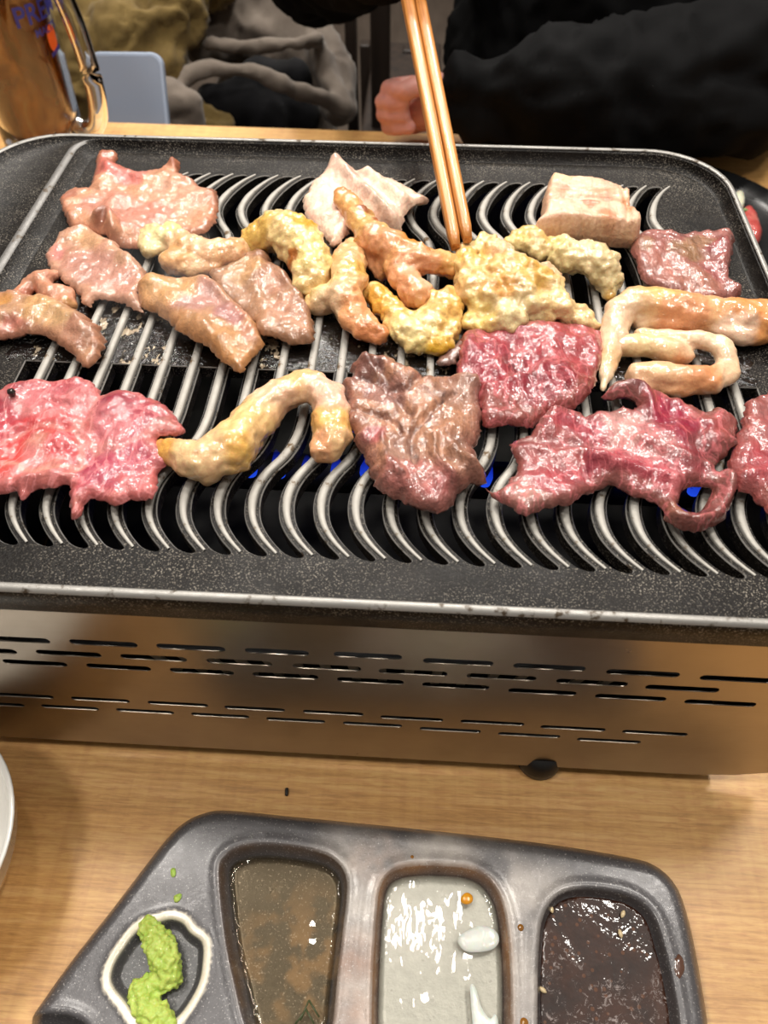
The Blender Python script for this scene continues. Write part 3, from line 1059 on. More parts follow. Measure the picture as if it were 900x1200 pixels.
lumps('tripe_strip', [cr([(560, 490, 24), (620, 488, 26), (680, 505, 28), (705, 512, 22)], *A4), cr([(600, 462, 14), (660, 470, 18), (720, 476, 20, .003), (780, 484, 24, .003), (802, 510, 24, .002), (806, 548, 24)], *A4),
                      cr([(806, 552, 26), (770, 572, 30), (700, 566, 32), (640, 560, 32), (596, 556, 26), (580, 562, 16)], *A4), cr([(600, 580, 18), (680, 592, 18), (760, 586, 18)], *A4)],
      (242, 208, 178), cv([(690, 560, 40, (232, 172, 130)), (620, 490, 30, (240, 212, 170)), (640, 545, 30, (238, 196, 160)), (780, 490, 30, (244, 216, 190)), (740, 555, 24, (224, 160, 118))], *A4), m_tripe,
      'pale tripe strip coiled into a loop at the right', 'offal', 'strips of pale tripe', knob=.0005, wav=.0009)

slab('beef_slice', cv([(170, 95), (172, 60), (178, 20), (188, -8), (212, -22), (260, -20), (330, -34), (400, -34), (480, -28), (506, -18), (512, 20), (502, 72), (480, 130), (440, 165), (405, 164), (372, 180), (345, 200), (290, 206), (236, 207), (226, 160), (190, 110)], *A6),
     .0062, (170, 52, 66), cv([(440, 20, 44, (196, 86, 92)), (460, 60, 36, (190, 80, 86)), (300, 60, 18, (140, 36, 50)), (230, 30, 36, (178, 62, 78)), (310, 30, 10, (214, 120, 128)), (280, 180, 34, (168, 84, 80)), (350, 192, 22, (150, 88, 78)), (450, 150, 22, (178, 104, 94)), (380, 110, 30, (160, 46, 62)), (340, -30, 14, (168, 110, 84))], *A6),
     edge=(166, 84, 80), amp=.0026, ridges=[(cv([(305, 0), (290, 60), (330, 90), (360, 60)], *A6), 8, -.0022), (cv([(370, 40), (350, 90), (240, 130)], *A6), 7, .002), (cv([(390, -10), (395, 60), (440, 130)], *A6), 9, .0018)],
     lines=[(cv([(305, 20), (290, 60), (330, 95), (350, 110)], *A6), 5, (120, 26, 42), .7), (cv([(390, -10), (360, 70), (290, 110)], *A6), 4, (206, 110, 116), .7), (cv([(230, 160), (300, 185), (360, 180)], *A6), 8, (158, 94, 84), .7)],
     mat=m_raw, tone=.50, label='deep red beef slice beside the bent end of the long tripe strip', group=RAW)
slab('beef_slice', [(401, 456), (404, 448), (414, 442), (412, 434), (418, 427), (440, 424), (460, 428), (468, 437), (488, 444), (497, 453), (515, 446), (540, 447), (560, 451), (563, 470), (565, 500), (563, 514), (556, 522), (558, 540), (569, 562), (566, 570), (548, 571), (535, 584), (520, 601),
                    (495, 599), (470, 588), (444, 576), (437, 560), (430, 540), (418, 520), (414, 508), (406, 500), (408, 480)],
     .0095, (168, 122, 98), [(430, 440, 18, (126, 86, 78)), (440, 520, 14, (158, 84, 84)), (535, 470, 28, (150, 112, 96)), (480, 575, 40, (158, 98, 92)), (520, 590, 26, (150, 84, 84)), (450, 470, 26, (138, 96, 86)), (420, 450, 14, (112, 76, 68)), (545, 545, 26, (138, 100, 82)), (470, 540, 22, (148, 112, 98))],
     edge=(130, 84, 76), amp=.003, ridges=[([(535, 470), (500, 500), (482, 525), (486, 555)], 3.5, -.0028), ([(440, 440), (470, 470), (500, 450)], 4, -.0024), ([(420, 450), (450, 462), (480, 500)], 4, -.0022), ([(508, 525), (510, 550), (530, 572)], 4, .003), ([(448, 520), (452, 550), (470, 570)], 4, .002),
                                         ([(410, 490), (450, 500), (470, 520)], 3, -.002), ([(425, 430), (445, 455)], 4, .003), ([(530, 540), (560, 565)], 6, .003)],
     lines=[([(535, 470), (500, 500), (482, 525), (486, 555)], 2, (70, 42, 36), .85), ([(440, 440), (470, 470), (500, 450)], 2, (80, 48, 42), .7), ([(420, 450), (450, 462), (480, 500)], 2, (78, 46, 40), .7), ([(448, 520), (452, 550), (470, 570)], 2, (70, 40, 36), .7),
            ([(508, 525), (510, 550), (530, 572)], 2, (80, 52, 42), .7), ([(410, 490), (450, 500), (470, 520)], 2, (90, 50, 46), .7), ([(455, 575), (490, 590), (530, 580)], 5, (160, 84, 84), .7)],
     tone=.84, mat=m_brown, zt=.0050, er=.0055, label='browned grey-brown beef slice with cracks at the front centre', group=RAW)
slab('beef_slice', cv([(240, 345), (262, 356), (298, 326), (310, 292), (295, 256), (310, 236), (350, 216), (375, 181), (420, 166), (474, 182), (535, 171), (592, 168), (570, 146), (512, 148), (520, 118), (534, 104), (570, 100), (640, 120), (690, 142), (738, 165), (790, 170), (824, 196), (816, 250), (782, 288),
                       (772, 312), (800, 318), (818, 345), (810, 390), (788, 428), (752, 447), (715, 450), (672, 440), (652, 420), (650, 398), (622, 375), (580, 360), (530, 342), (480, 362), (430, 390), (380, 398), (330, 418), (300, 396), (262, 372)], *A6),
     .0062, (178, 72, 84), cv([(570, 240, 44, (226, 172, 168)), (620, 275, 24, (206, 130, 130)), (330, 330, 40, (192, 82, 92)), (300, 350, 22, (200, 130, 124)), (340, 400, 24, (208, 156, 148)), (440, 210, 36, (180, 66, 82)), (690, 200, 44, (172, 44, 74)), (760, 270, 30, (140, 66, 70)), (560, 115, 26, (140, 72, 74)),
                               (700, 320, 30, (172, 74, 84)), (650, 350, 26, (202, 92, 104)), (560, 320, 34, (190, 78, 92)), (400, 270, 36, (178, 90, 90)), (730, 430, 40, (166, 92, 92)), (800, 370, 30, (158, 88, 88)), (660, 410, 18, (180, 120, 90)), (780, 215, 24, (176, 88, 88)), (250, 352, 14, (130, 84, 72)), (740, 175, 18, (186, 104, 104))], *A6),
     edge=(150, 92, 84), holes=[cv([(692, 372), (700, 350), (728, 345), (764, 352), (756, 378), (736, 402), (704, 404), (688, 392)], *A6)], amp=.0026,
     ridges=[(cv([(310, 240), (400, 250), (520, 260)], *A6), 8, -.0018), (cv([(480, 300), (600, 320), (690, 350)], *A6), 9, .003), (cv([(520, 130), (600, 130), (620, 190)], *A6), 8, .003), (cv([(600, 250), (700, 300), (770, 310)], *A6), 8, .002), (cv([(800, 330), (795, 400), (730, 440), (670, 430)], *A6), 7, .0035),
             (cv([(740, 220), (720, 260), (770, 290)], *A6), 6, -.002), (cv([(460, 290), (470, 340)], *A6), 5, -.002)],
     lines=[(cv([(310, 240), (400, 254), (500, 262)], *A6), 5, (150, 84, 86), .7), (cv([(470, 290), (480, 330)], *A6), 4, (130, 34, 56), .8), (cv([(300, 330), (360, 400), (420, 395)], *A6), 6, (212, 160, 150), .6),
            (cv([(610, 195), (600, 240), (640, 280), (700, 300), (770, 310)], *A6), 6, (160, 92, 92), .7), (cv([(480, 355), (560, 330), (640, 370)], *A6), 5, (168, 104, 96), .6), (cv([(640, 215), (720, 200), (760, 230)], *A6), 4, (150, 28, 60), .6)],
     mat=m_raw, tone=.50, label='ragged raw beef slice with a white fat patch and a curled loop end', group=RAW)
slab('beef_slice', cv([(846, 152), (862, 142), (885, 133), (930, 122), (1010, 120), (1030, 300), (990, 420), (935, 424), (900, 402), (860, 366), (826, 350), (806, 312), (816, 252), (836, 196)], *A6),
     .0070, (178, 88, 92), cv([(900, 190, 60, (186, 104, 104)), (880, 330, 40, (178, 66, 76)), (850, 330, 30, (186, 84, 92)), (870, 160, 20, (176, 106, 104)), (930, 380, 24, (200, 110, 100))], *A6),
     edge=(180, 100, 96), amp=.002, mat=m_sear, ridges=[(cv([(830, 330), (900, 330), (960, 360)], *A6), 8, .0015)],
     tone=.50, label='pink beef slice cut off by the right edge of the photo', group=RAW)
slab('raw_slice', cv([(-90, 130), (0, 128), (18, 120), (50, 105), (110, 97), (180, 97), (232, 113), (242, 134), (290, 122), (350, 134), (400, 164), (432, 205), (425, 222), (372, 236), (398, 290), (372, 308), (362, 372), (310, 374), (272, 390), (240, 378), (205, 380), (190, 412), (172, 416), (164, 390), (166, 346), (130, 350), (95, 354),
                      (62, 374), (48, 372), (40, 358), (0, 358), (-90, 350)], *A5),
     .0056, (210, 88, 100), cv([(30, 180, 50, (172, 46, 68)), (120, 240, 60, (222, 76, 80)), (110, 280, 34, (238, 166, 150)), (60, 320, 40, (232, 136, 136)), (150, 310, 30, (234, 150, 140)), (160, 130, 44, (218, 108, 120)), (300, 165, 56, (166, 46, 74)), (360, 180, 40, (186, 74, 92)), (270, 300, 60, (198, 82, 106)), (250, 220, 34, (230, 136, 144)),
                               (180, 160, 22, (234, 142, 146)), (90, 160, 24, (232, 134, 140)), (200, 225, 16, (236, 150, 146)), (400, 230, 26, (198, 128, 124)), (180, 400, 14, (180, 110, 96)), (270, 385, 14, (196, 120, 110)), (10, 290, 30, (230, 84, 80)), (170, 250, 26, (222, 84, 92)), (330, 350, 26, (226, 120, 126)), (-40, 230, 40, (206, 74, 88))], *A5),
     edge=(222, 126, 122), amp=.0020, ridges=[(cv([(-20, 270), (60, 225), (150, 215), (200, 250)], *A5), 7, -.0014), (cv([(240, 140), (200, 200), (240, 250), (170, 320)], *A5), 7, -.0016), (cv([(120, 150), (170, 165)], *A5), 4, -.002), (cv([(60, 345), (120, 330), (170, 330)], *A5), 6, .002)],
     lines=[(cv([(-20, 272), (20, 248), (60, 228), (120, 214), (170, 222), (205, 250)], *A5), 4, (240, 160, 152), .8), (cv([(245, 140), (215, 185), (185, 215), (215, 250), (240, 262)], *A5), 7, (238, 158, 152), .8),
            (cv([(240, 262), (300, 262), (360, 232), (420, 215)], *A5), 6, (232, 156, 152), .7), (cv([(205, 262), (190, 290), (168, 330)], *A5), 6, (240, 170, 156), .8), (cv([(30, 300), (90, 318), (160, 310)], *A5), 5, (242, 176, 160), .8),
            (cv([(20, 125), (40, 160), (90, 185), (150, 195)], *A5), 6, (236, 150, 150), .7), (cv([(245, 200), (300, 180), (350, 150)], *A5), 3, (150, 44, 66), .6), (cv([(110, 150), (150, 165)], *A5), 2, (150, 40, 50), .7),
            (cv([(200, 300), (250, 280), (320, 290), (370, 270)], *A5), 2, (232, 140, 150), .6), (cv([(190, 330), (260, 310), (350, 330)], *A5), 2, (232, 140, 150), .6)],
     mat=m_rawv, tone=.50, label='large raw pink slice with white fat seams at the left edge', group=RAW)
o = lumps('peppercorn', [[(13.5, 459.5, 5.2, .0085)]], (24, 16, 12), (), simple('charred_black', (24, 16, 12), .3, coat=.8), 'tiny charred black crumb on the top rim of the large raw pink slice', 'crumb', None, voxel=.0004, knob=.0004, knob_scale=700, wav=.0002, smooth=1, rs=1.0)
lumps('intestine_tube', [cr([(372, 246, 16), (395, 258, 26), (440, 276, 42), (490, 278, 50), (540, 250, 54, .001), (580, 205, 46, .001), (615, 160, 40, .002), (660, 125, 38, .003), (705, 106, 34, .004), (740, 106, 34, .004), (768, 130, 38, .003), (782, 170, 42, .001), (778, 215, 42), (766, 246, 36), (752, 264, 22)], *A5)],
      (240, 200, 156), cv([(375, 245, 24, (206, 140, 62)), (400, 255, 20, (228, 176, 100)), (540, 270, 26, (236, 188, 108)), (560, 200, 40, (240, 204, 150)), (650, 130, 40, (244, 206, 178)), (700, 115, 24, (242, 200, 150)), (780, 190, 30, (236, 186, 120)), (740, 260, 20, (236, 180, 140)), (470, 285, 36, (242, 206, 164)), (785, 140, 30, (244, 204, 186))], *A5), m_tripe,
      'fat pale intestine tube arched like a hook beside the raw pink slice', 'offal', None, knob=.0007, wav=.0014, rs=1.22)
slab('meat_scrap', [(512, 427), (520, 414), (534, 406), (545, 392), (552, 396), (548, 412), (540, 422), (531, 430), (520, 432)], .0030, (150, 112, 100), [(530, 420, 8, (170, 130, 120))], edge=(110, 80, 70), amp=.001, mat=m_brown,
     label='small dark translucent meat scrap above the corner of the red beef', ragged=.0008)

# thin smoke rising off the pork at the left
t = NT('thin_smoke')
t.t.nodes.remove(t.b)
vol = t.n('ShaderNodeVolumePrincipled')
vol.inputs['Color'].default_value = (.9, .9, .9, 1)
tcg = t.coords((2, 2, 2), (0, 0, 0), 'Generated')
gr = t.n('ShaderNodeTexGradient', gradient_type='SPHERICAL')
mp = t.n('ShaderNodeMapping')
mp.inputs['Location'].default_value = (-1, -1, -1)
t.link(tcg, mp.inputs[0])
t.link(mp.outputs[0], gr.inputs[0])
wis = t.ramp(t.noise(70, 3, .6, t.coords((1, 1, .4)), 1.2), [(.42, 0.0), (.68, 1.0)])
t.link(t.math('MULTIPLY', t.math('MULTIPLY', wis, gr.outputs['Fac']), 12.0), vol.inputs['Density'])
t.link(vol.outputs[0], t.out.inputs['Volume'])
sc = at(205, 325, .178)
bm = bmesh.new()
bmesh.ops.create_icosphere(bm, subdivisions=3, radius=1, matrix=Matrix.Translation(Vector(sc)) @ Matrix.Diagonal((.042, .026, .026, 1)))
tag(rooted('smoke', bm_mesh('smoke', bm, True), t.m), 'thin wisp of smoke above the pork at the left of the grate', 'smoke', kind='stuff')

# ================================================================== CHOPSTICKS
t = NT('pale_chopstick_wood')
g = t.noise(1, 4, .6, t.coords((420, 420, 14)), .6)
c = t.ramp(g, [(.28, (140, 82, 32)), (.5, (190, 124, 58)), (.75, (216, 160, 94))])
t.set(color=c, rough=.42, normal=t.bump(g, .2, .0006), coat=.35, coat_rough=.15)
STICK = t.m


def chopstick(tip, far, label):
    tip, far = Vector(tip), Vector(far)
    d = (far - tip).normalized()
    L = .235
    v, f = [], []
    N = 30
    seg = 16
    for i in range(N + 1):
        s = i / N
        w = (.0030 + .0010 * s) * (1 if i not in (0, N) else .72)
        for k in range(seg):
            a = 2 * math.pi * k / seg
            cx, sx = math.cos(a), math.sin(a)
            q = (abs(cx) ** 4.2 + abs(sx) ** 4.2) ** (-1 / 4.2)
            v.append((cx * q * w * .92, sx * q * w, s * L))
    for i in range(N):
        for k in range(seg):
            k2 = (k + 1) % seg
            f.append((i * seg + k, i * seg + k2, (i + 1) * seg + k2, (i + 1) * seg + k))
    f.append(tuple(range(seg))[::-1])
    f.append(tuple(N * seg + k for k in range(seg)))
    me = mesh_of('chopstick', v, f, False)
    bm = bmesh.new()
    bm.from_mesh(me)
    bm.to_mesh(me)
    bm.free()
    me.polygons.foreach_set('use_smooth', [len(p.vertices) == 4 for p in me.polygons])
    o = link('chopstick', me, STICK)
    o.location = tip
    q = d.to_track_quat('Z', 'Y')
    o.rotation_euler = q.to_euler()
    return tag(o, label, 'chopstick', None)


def at_depth(px, py, dep):
    return CAM + ray(px, py) * dep


c1a, c1b = at(534, 290, .158), at_depth(477.5, 0, .435)
c2a, c2b = at(548, 281, .160), at_depth(491.5, 0, .440)
chopstick(c1a, c1b, 'pale wooden chopstick with its tip lower, touching the cream intestine cluster')
chopstick(c2a, c2b, 'pale wooden chopstick whose tip stops just short of its partner')

# ================================================================== SAUCE DISH
RIMD = .020
DISH = [(-45, 1330), (-20, 1280), (25, 1205), (75, 1132), (130, 1062), (188, 987), (213, 962), (238, 950), (266, 947), (350, 955), (500, 970), (640, 986), (738, 1002), (772, 1013), (794, 1034), (806, 1062),
        (816, 1102), (825, 1150), (833, 1200), (838, 1255), (842, 1320), (820, 1350), (760, 1362), (500, 1372), (200, 1375), (0, 1368)]
WELL1 = [(258, 1022), (266, 1002), (284, 993), (312, 990), (352, 994), (384, 1002), (402, 1018), (407, 1042), (402, 1090), (396, 1140), (390, 1200), (380, 1235), (345, 1248), (308, 1235), (290, 1205), (276, 1150), (265, 1095)]
WELL2 = [(441, 1072), (446, 1038), (458, 1022), (480, 1015), (512, 1014), (550, 1018), (574, 1032), (590, 1062), (597, 1115), (599, 1180), (596, 1232), (570, 1252), (515, 1254), (460, 1246), (438, 1225), (436, 1160)]
WELL3 = [(632, 1104), (636, 1076), (648, 1054), (668, 1043), (700, 1042), (738, 1050), (764, 1070), (778, 1108), (788, 1150), (796, 1200), (794, 1240), (765, 1256), (705, 1258), (650, 1250), (632, 1225), (630, 1160)]
WELL0 = cv([(258, 490), (268, 455), (290, 420), (312, 390), (340, 368), (372, 360), (400, 353), (428, 362), (446, 385), (474, 408), (476, 450), (468, 500), (446, 545), (420, 580), (385, 606), (350, 604), (318, 585), (290, 545), (266, 515)], 0, 900, 2)
WELL4 = [(-10, 1215), (20, 1192), (70, 1188), (100, 1200), (104, 1225), (60, 1262), (10, 1262), (-14, 1240)]


def wpoly(P, z):
    return np.array([at(x, y, z)[:2] for x, y in P])


Bd = resample(catmull(wpoly(DISH, RIMD * .8), 6), .0018)
wells = [(resample(catmull(wpoly(P, RIMD), 6), .0016), dep, soft, col, rimc, rw) for P, dep, soft, col, rimc, rw in (
    (WELL1, .0105, .0050, (84, 80, 72), (92, 72, 56), .0014), (WELL2, .0100, .0048, (176, 177, 170), (158, 116, 78), .0018),
    (WELL3, .0105, .0050, (40, 30, 26), (70, 64, 62), .0012), (WELL0, .0050, .0036, (74, 74, 74), (226, 216, 196), .0022), (WELL4, .0060, .0040, (40, 38, 38), (60, 58, 58), .001))]
extra = []
for w_ in wells:
    lp_ = w_[0]
    tn = np.roll(lp_, -1, 0) - np.roll(lp_, 1, 0)
    nn = np.c_[-tn[:, 1], tn[:, 0]] / (np.linalg.norm(tn, axis=1)[:, None] + 1e-12)
    for q_ in (-.0036, -.0032, -.0028, -.0022, -.0015, -.0008, -.0003, .0001, .0006, .0012, .0018, .0024):
        extra.append(resample(lp_ + nn * q_, .0008))
V, T, bd = region(Bd, [], .0013, np.vstack(extra))
d = seg_dist(V, Bd)
q = 1 - np.clip(d / .007, 0, 1)
z = RIMD - .0075 * q ** 2.2
gl = lin((84, 82, 84))
cc = np.tile(gl, (len(V), 1))
n1 = nz(V, 60, 4.0, 3)
for (wp, dep, soft, col, rimc, rw) in wells:
    ins = inside(V, wp)
    sd = seg_dist(V, wp)
    sg = np.where(ins, sd, -sd)
    k = np.clip((sg + .0006) / soft, 0, 1)
    z = z - dep * (k * k * (3 - 2 * k))
    lip = np.exp(-((sg + .0022) / .0018) ** 2) * .0005
    z = z + lip
    wc = np.clip((sg - .0022) / .0012, 0, 1)[:, None]
    cc = cc * (1 - wc) + lin(col) * wc
    if dep == .0050:
        we = (np.clip((sg + .0032) / .0006, 0, 1) * np.clip((.0004 - sg) / .0006, 0, 1))[:, None]
    else:
        we = np.exp(-((sg - .0004) / rw) ** 2)[:, None] * np.clip(.7 + n1 * .5, .2, 1)[:, None]
    cc = cc * (1 - we) + lin(rimc) * we
# worn, lighter glaze with rusty patches on the walls between the middle wells
wa = np.array([at(420, 1080, RIMD)[:2], at(418, 1180, RIMD)[:2], at(430, 1010, RIMD)[:2], at(520, 998, RIMD)[:2], at(612, 1060, RIMD)[:2], at(614, 1160, RIMD)[:2]])
dw = np.min(np.linalg.norm(V[:, None] - wa[None], axis=2), axis=1)
allin = np.zeros(len(V), bool)
for w_ in wells:
    allin |= inside(V, w_[0])
kk = (np.clip(1.25 - dw / .022, 0, 1) * ~allin)[:, None] * np.clip(.75 + n1, .2, 1)[:, None]
cc = cc * (1 - .75 * kk) + lin((186, 178, 170)) * .75 * kk
wo = np.array([at(412, 1120, RIMD)[:2], at(440, 1005, RIMD)[:2], at(408, 1190, RIMD)[:2]])
do = np.min(np.linalg.norm(V[:, None] - wo[None], axis=2), axis=1)
ko = (np.clip(1.1 - do / .012, 0, 1) * ~allin)[:, None] * np.clip(.5 + n1 * 1.2, 0, 1)[:, None]
cc = cc * (1 - .6 * ko) + lin((150, 96, 58)) * .6 * ko
# mineral crust in the first well
w1 = wells[0][0]
i1 = inside(V, w1)
n2 = nz(V, 150, 8.0, 4)
q1 = at(345, 1120, RIMD)[:2]
kc = (np.clip(1.3 - np.linalg.norm(V - q1, axis=1) / .026, 0, 1) * i1 * np.clip(n2 * 2.2 + .35, 0, 1))[:, None]
cc = cc * (1 - .7 * kc) + lin((150, 124, 92)) * .7 * kc
verts, faces = sandwich(V, T, bd, z, np.where(d < .006, .0015 + .004 * q, .0015))
cc4 = np.c_[cc, np.ones(len(cc))]
me = mesh_of('sauce_dish', verts, faces, True, None, np.vstack([cc4, np.tile([*lin((40, 38, 38)), 1], (len(V), 1))]))
t = NT('mottled_grey_glaze')
a = t.n('ShaderNodeAttribute', attribute_name='Col')
sp = t.ramp(t.noise(1300, 2, .6), [(.62, 0.0), (.70, .55)])
c = t.mix(sp, a.outputs['Color'], (196, 192, 188))
c = t.mix(.2, c, t.ramp(t.noise(260, 3, .6), [(.3, .3), (.7, .7)]), 'OVERLAY')
t.set(color=c, rough=t.ramp(t.noise(180, 3, .6), [(.3, .26), (.7, .44)]), metal=.15, normal=t.bump(t.noise(520, 3, .6), .28, .0006), coat=.3, coat_rough=.2)
tag(rooted('sauce_dish', me, t.m), 'dark grey glazed sauce dish with several wells in front of the grill', 'dish')


def film(name, tint, ior=1.35, rough=.03, wave=.3, freq=130):
    """thin clear liquid: see-through with a sharp sheen"""
    t = NT(name)
    tr = t.n('ShaderNodeBsdfTransparent')
    tr.inputs[0].default_value = rgba(tint)
    gl = t.n('ShaderNodeBsdfGlossy')
    gl.inputs['Roughness'].default_value = rough
    fr = t.n('ShaderNodeFresnel')
    fr.inputs[0].default_value = ior
    nb = t.bump(t.noise(freq, 2, .5, t.coords((1, .35, 1))), wave, .0010)
    t.link(nb, gl.inputs['Normal'])
    t.link(nb, fr.inputs['Normal'])
    mx = t.n('ShaderNodeMixShader')
    t.link(fr.outputs[0], mx.inputs[0])
    t.link(tr.outputs[0], mx.inputs[1])
    t.link(gl.outputs[0], mx.inputs[2])
    t.link(mx.outputs[0], t.out.inputs[0])
    return t.m


def shrink(loop, dd):
    c_ = loop.mean(0)
    nx_ = np.roll(loop, -1, 0) - np.roll(loop, 1, 0)
    nr = np.c_[-nx_[:, 1], nx_[:, 0]]
    nr /= np.linalg.norm(nr, axis=1)[:, None] + 1e-12
    if ((c_ - loop[0]) @ nr[0]) < 0:
        nr = -nr
    return loop + nr * dd


def pool(name, loop, z, mat, label, cat, cols=None, ripple=.0003, s=.0022):
    lp = resample(loop, .0022)
    V, T, bd = region(lp, [], s)
    zt = z + nz(V, 120, 2.0, 2) * ripple
    verts, faces = sandwich(V, T, bd, zt, np.full(len(V), z - .0012))
    o = rooted(name, mesh_of(name, verts, faces, True), mat)
    return tag(o, label, cat)


pool('thin_sauce', shrink(wells[0][0], .0022), .0130, film('clear_brown_sauce', (246, 241, 232), wave=.12), 'thin clear brown dip in the left dish well', 'sauce')
pool('clear_liquid', shrink(wells[1][0], .0022), .0142, film('clear_lemon_liquid', (253, 252, 250), wave=.5), 'clear liquid in the white-glazed middle dish well', 'sauce')
t = NT('dark_sesame_sauce')
big = t.noise(75, 5, .65, None, .6)
foam = t.ramp(t.noise(420, 5, .8, None, .8), [(.555, 0.0), (.61, .85)])
sx_ = t.n('ShaderNodeSeparateXYZ')
t.link(t.coords(), sx_.inputs[0])
mask = t.ramp(t.math('ADD', t.noise(60, 3, .6), t.math('MULTIPLY', sx_.outputs[1], -9.0)), [(.44, 0.0), (.56, 1.0)])
pulp = t.ramp(t.voro(260), [(.16, 1.0), (.22, 0.0)])
c = t.ramp(big, [(.3, (28, 12, 6)), (.7, (64, 33, 16))])
c = t.mix(t.math('MULTIPLY', pulp, .5), c, (112, 66, 30))
c = t.mix(t.math('MULTIPLY', foam, mask), c, (150, 138, 134))
nb_ = t.bump(t.noise(170, 3, .5), .35, .0009)
t.set(color=c, rough=.4, spec=.2, normal=nb_, coat=.7, coat_rough=.04, coat_normal=nb_)
pool('dark_sauce', shrink(wells[2][0], .0018), .0146, t.m, 'thick dark brown sesame sauce in the right dish well', 'sauce', ripple=.00012, s=.0013)

SEED = simple('pale_sesame', (214, 192, 150), .4, coat=.4)
v, f = lathe([(0, -.0016), (.0006, -.0012), (.00095, -.0002), (.0008, .0008), (.0003, .0015), (0, .0017)], 12)
seed_me = mesh_of('sesame_seed', v, f, True)
seed_me.materials.append(SEED)
for (x, y, rz, where) in ((646, 1065, .3, 'at the upper left rim of the dark sauce'), (730, 1071, -.5, 'floating alone near the top of the dark sauce'), (636, 1160, 1.0, 'at the left edge of the dark sauce'), (779, 1138, .1, 'at the right edge of the dark sauce'),
                          (727, 1094, .2, 'below the lone seed in the dark sauce')):
    p = at(x, y, .0155)
    o = bpy.data.objects.new('sesame_seed', seed_me)
    COL.objects.link(o)
    o.location = p
    o.rotation_euler = (math.pi / 2, .2, rz)
    tag(o, 'pale sesame seed ' + where, 'seed', 'sesame seeds in the dark sauce')

ONION = NT('translucent_onion')
ONION.set(color=(226, 227, 220), rough=.2, sss=.3, sss_scale=.004, normal=ONION.bump(ONION.noise(1, 2, .5, ONION.coords((900, 60, 60))), .2, .0006))
ONION = ONION.m


def flake(name, P, z, t_, label, mat=ONION, cat='onion', group=None, dome=.0003):
    lp = resample(catmull(wpoly(P, z), 6), .0012)
    V, T, bd = region(lp, [], .0014)
    dd = seg_dist(V, lp)
    e = np.clip(dd / .0012, 0, 1)
    h = dome * np.clip(dd / .006, 0, 1)
    verts, faces = sandwich(V, T, bd, z + h + t_ * np.sqrt(e * (2 - e)) * .5 + .0002, z + h - t_ * .5 * e)
    return tag(rooted(name, mesh_of(name, verts, faces, True), mat), label, cat, group)


flake('onion_slice', [(536, 1101), (548, 1090), (566, 1085), (580, 1090), (585, 1102), (578, 1112), (560, 1116), (544, 1114)], .0147, .0010, 'round translucent onion slice floating in the clear middle well', group='onion slices in the clear well')
flake('onion_slice', [(551, 1158), (554, 1153), (559, 1162), (564, 1180), (574, 1194), (580, 1188), (584, 1200), (580, 1226), (560, 1230), (554, 1200)], .0147, .0010, 'pointed white onion slice at the bottom of the clear middle well', group='onion slices in the clear well')
flake('oil_drop', [(540, 1052), (546, 1046), (553, 1049), (554, 1056), (548, 1060), (541, 1058)], .0146, .0008, 'single round orange oil drop in the clear middle well', simple('orange_oil', (222, 150, 30), .1, coat=1.0), 'oil drop')
for (x, y, r, w) in ((483, 1005, 3.0, 'above the white well'), (610, 1087, 4.0, 'on the wall between white and dark wells'), (614, 1199, 6.0, 'at the bottom of the wall between white and dark wells')):
    p = at(x, y, RIMD)
    rr = r * depth(p) / FPX
    v, f = lathe([(0, rr * .5), (rr * .5, rr * .42), (rr * .9, rr * .15), (rr, 0), (0, -.0004)], 16)
    o = link('sauce_drop', mesh_of('sauce_drop', v, f, True), simple('brown_oil_drop', (140, 92, 34), .12, coat=1.0), None, p)
    tag(o, 'small brown sauce drop ' + w, 'drop', 'sauce drops on the dish rim')
o = flake('sauce_smear', [(786, 1122), (794, 1116), (801, 1124), (803, 1138), (797, 1150), (790, 1148), (787, 1136)], RIMD - .0005, .0018, 'brown sauce smear on the right rim of the dish', simple('brown_sauce_smear', (92, 62, 48), .2, coat=.9), 'smear')

WAS = NT('wasabi_paste')
WAS.set(color=WAS.ramp(WAS.noise(160, 4, .6), [(.3, (160, 186, 72)), (.7, (198, 216, 108))]), rough=.5, sss=.3, sss_scale=.004, normal=WAS.bump(WAS.noise(600, 3, .6), .6, .001), coat=.25)
WAS = WAS.m
o = lumps('wasabi', [cr([(350, 380, 30), (372, 415, 38), (390, 455, 38), (400, 490, 32), (375, 508, 26), (335, 512, 24), (316, 524, 20)], 0, 900, 2), cr([(330, 535, 26), (342, 565, 34), (372, 585, 36), (390, 620, 32)], 0, 900, 2)],
          (170, 196, 80), (), WAS, 'green wasabi squiggle in the cream-rimmed dish well', 'wasabi', None, zb=.0150, voxel=.0007, knob=.0013, knob_scale=420, wav=.0012, smooth=1, rs=1.0)
for (P, w) in (([(200, 1019), (205, 1017), (206, 1026), (201, 1028)], 'speck of wasabi on the dish rim nearest the back edge'), ([(204, 1050), (213, 1047), (211, 1055), (205, 1058)], 'speck of wasabi between the back speck and the cream-rimmed well')):
    flake('wasabi_speck', P, RIMD + .0002, .0012, w, WAS, 'wasabi', 'wasabi specks')
t = simple('dark_herb', (66, 74, 44), .5)
v, f = [], []
for (a, b) in (((352, 1196), (362, 1172)), ((362, 1172), (374, 1192)), ((358, 1182), (368, 1200)), ((346, 1200), (358, 1184))):
    vv, ff = tube([at(*a, .0140), at(*b, .0143)], [.0004, .0003], 6)
    f += [tuple(i + len(v) for i in x) for x in ff]
    v += vv
tag(rooted('herb_sprig', mesh_of('herb_sprig', v, f, True), t), 'dark green herb sprig floating in the left dish well', 'herb')
bm = bmesh.new()
add_box(bm, tuple(at(336, 928, .0012)), (.0014, .0036, .0016), Matrix.Rotation(.1, 3, 'Z'), .0004)
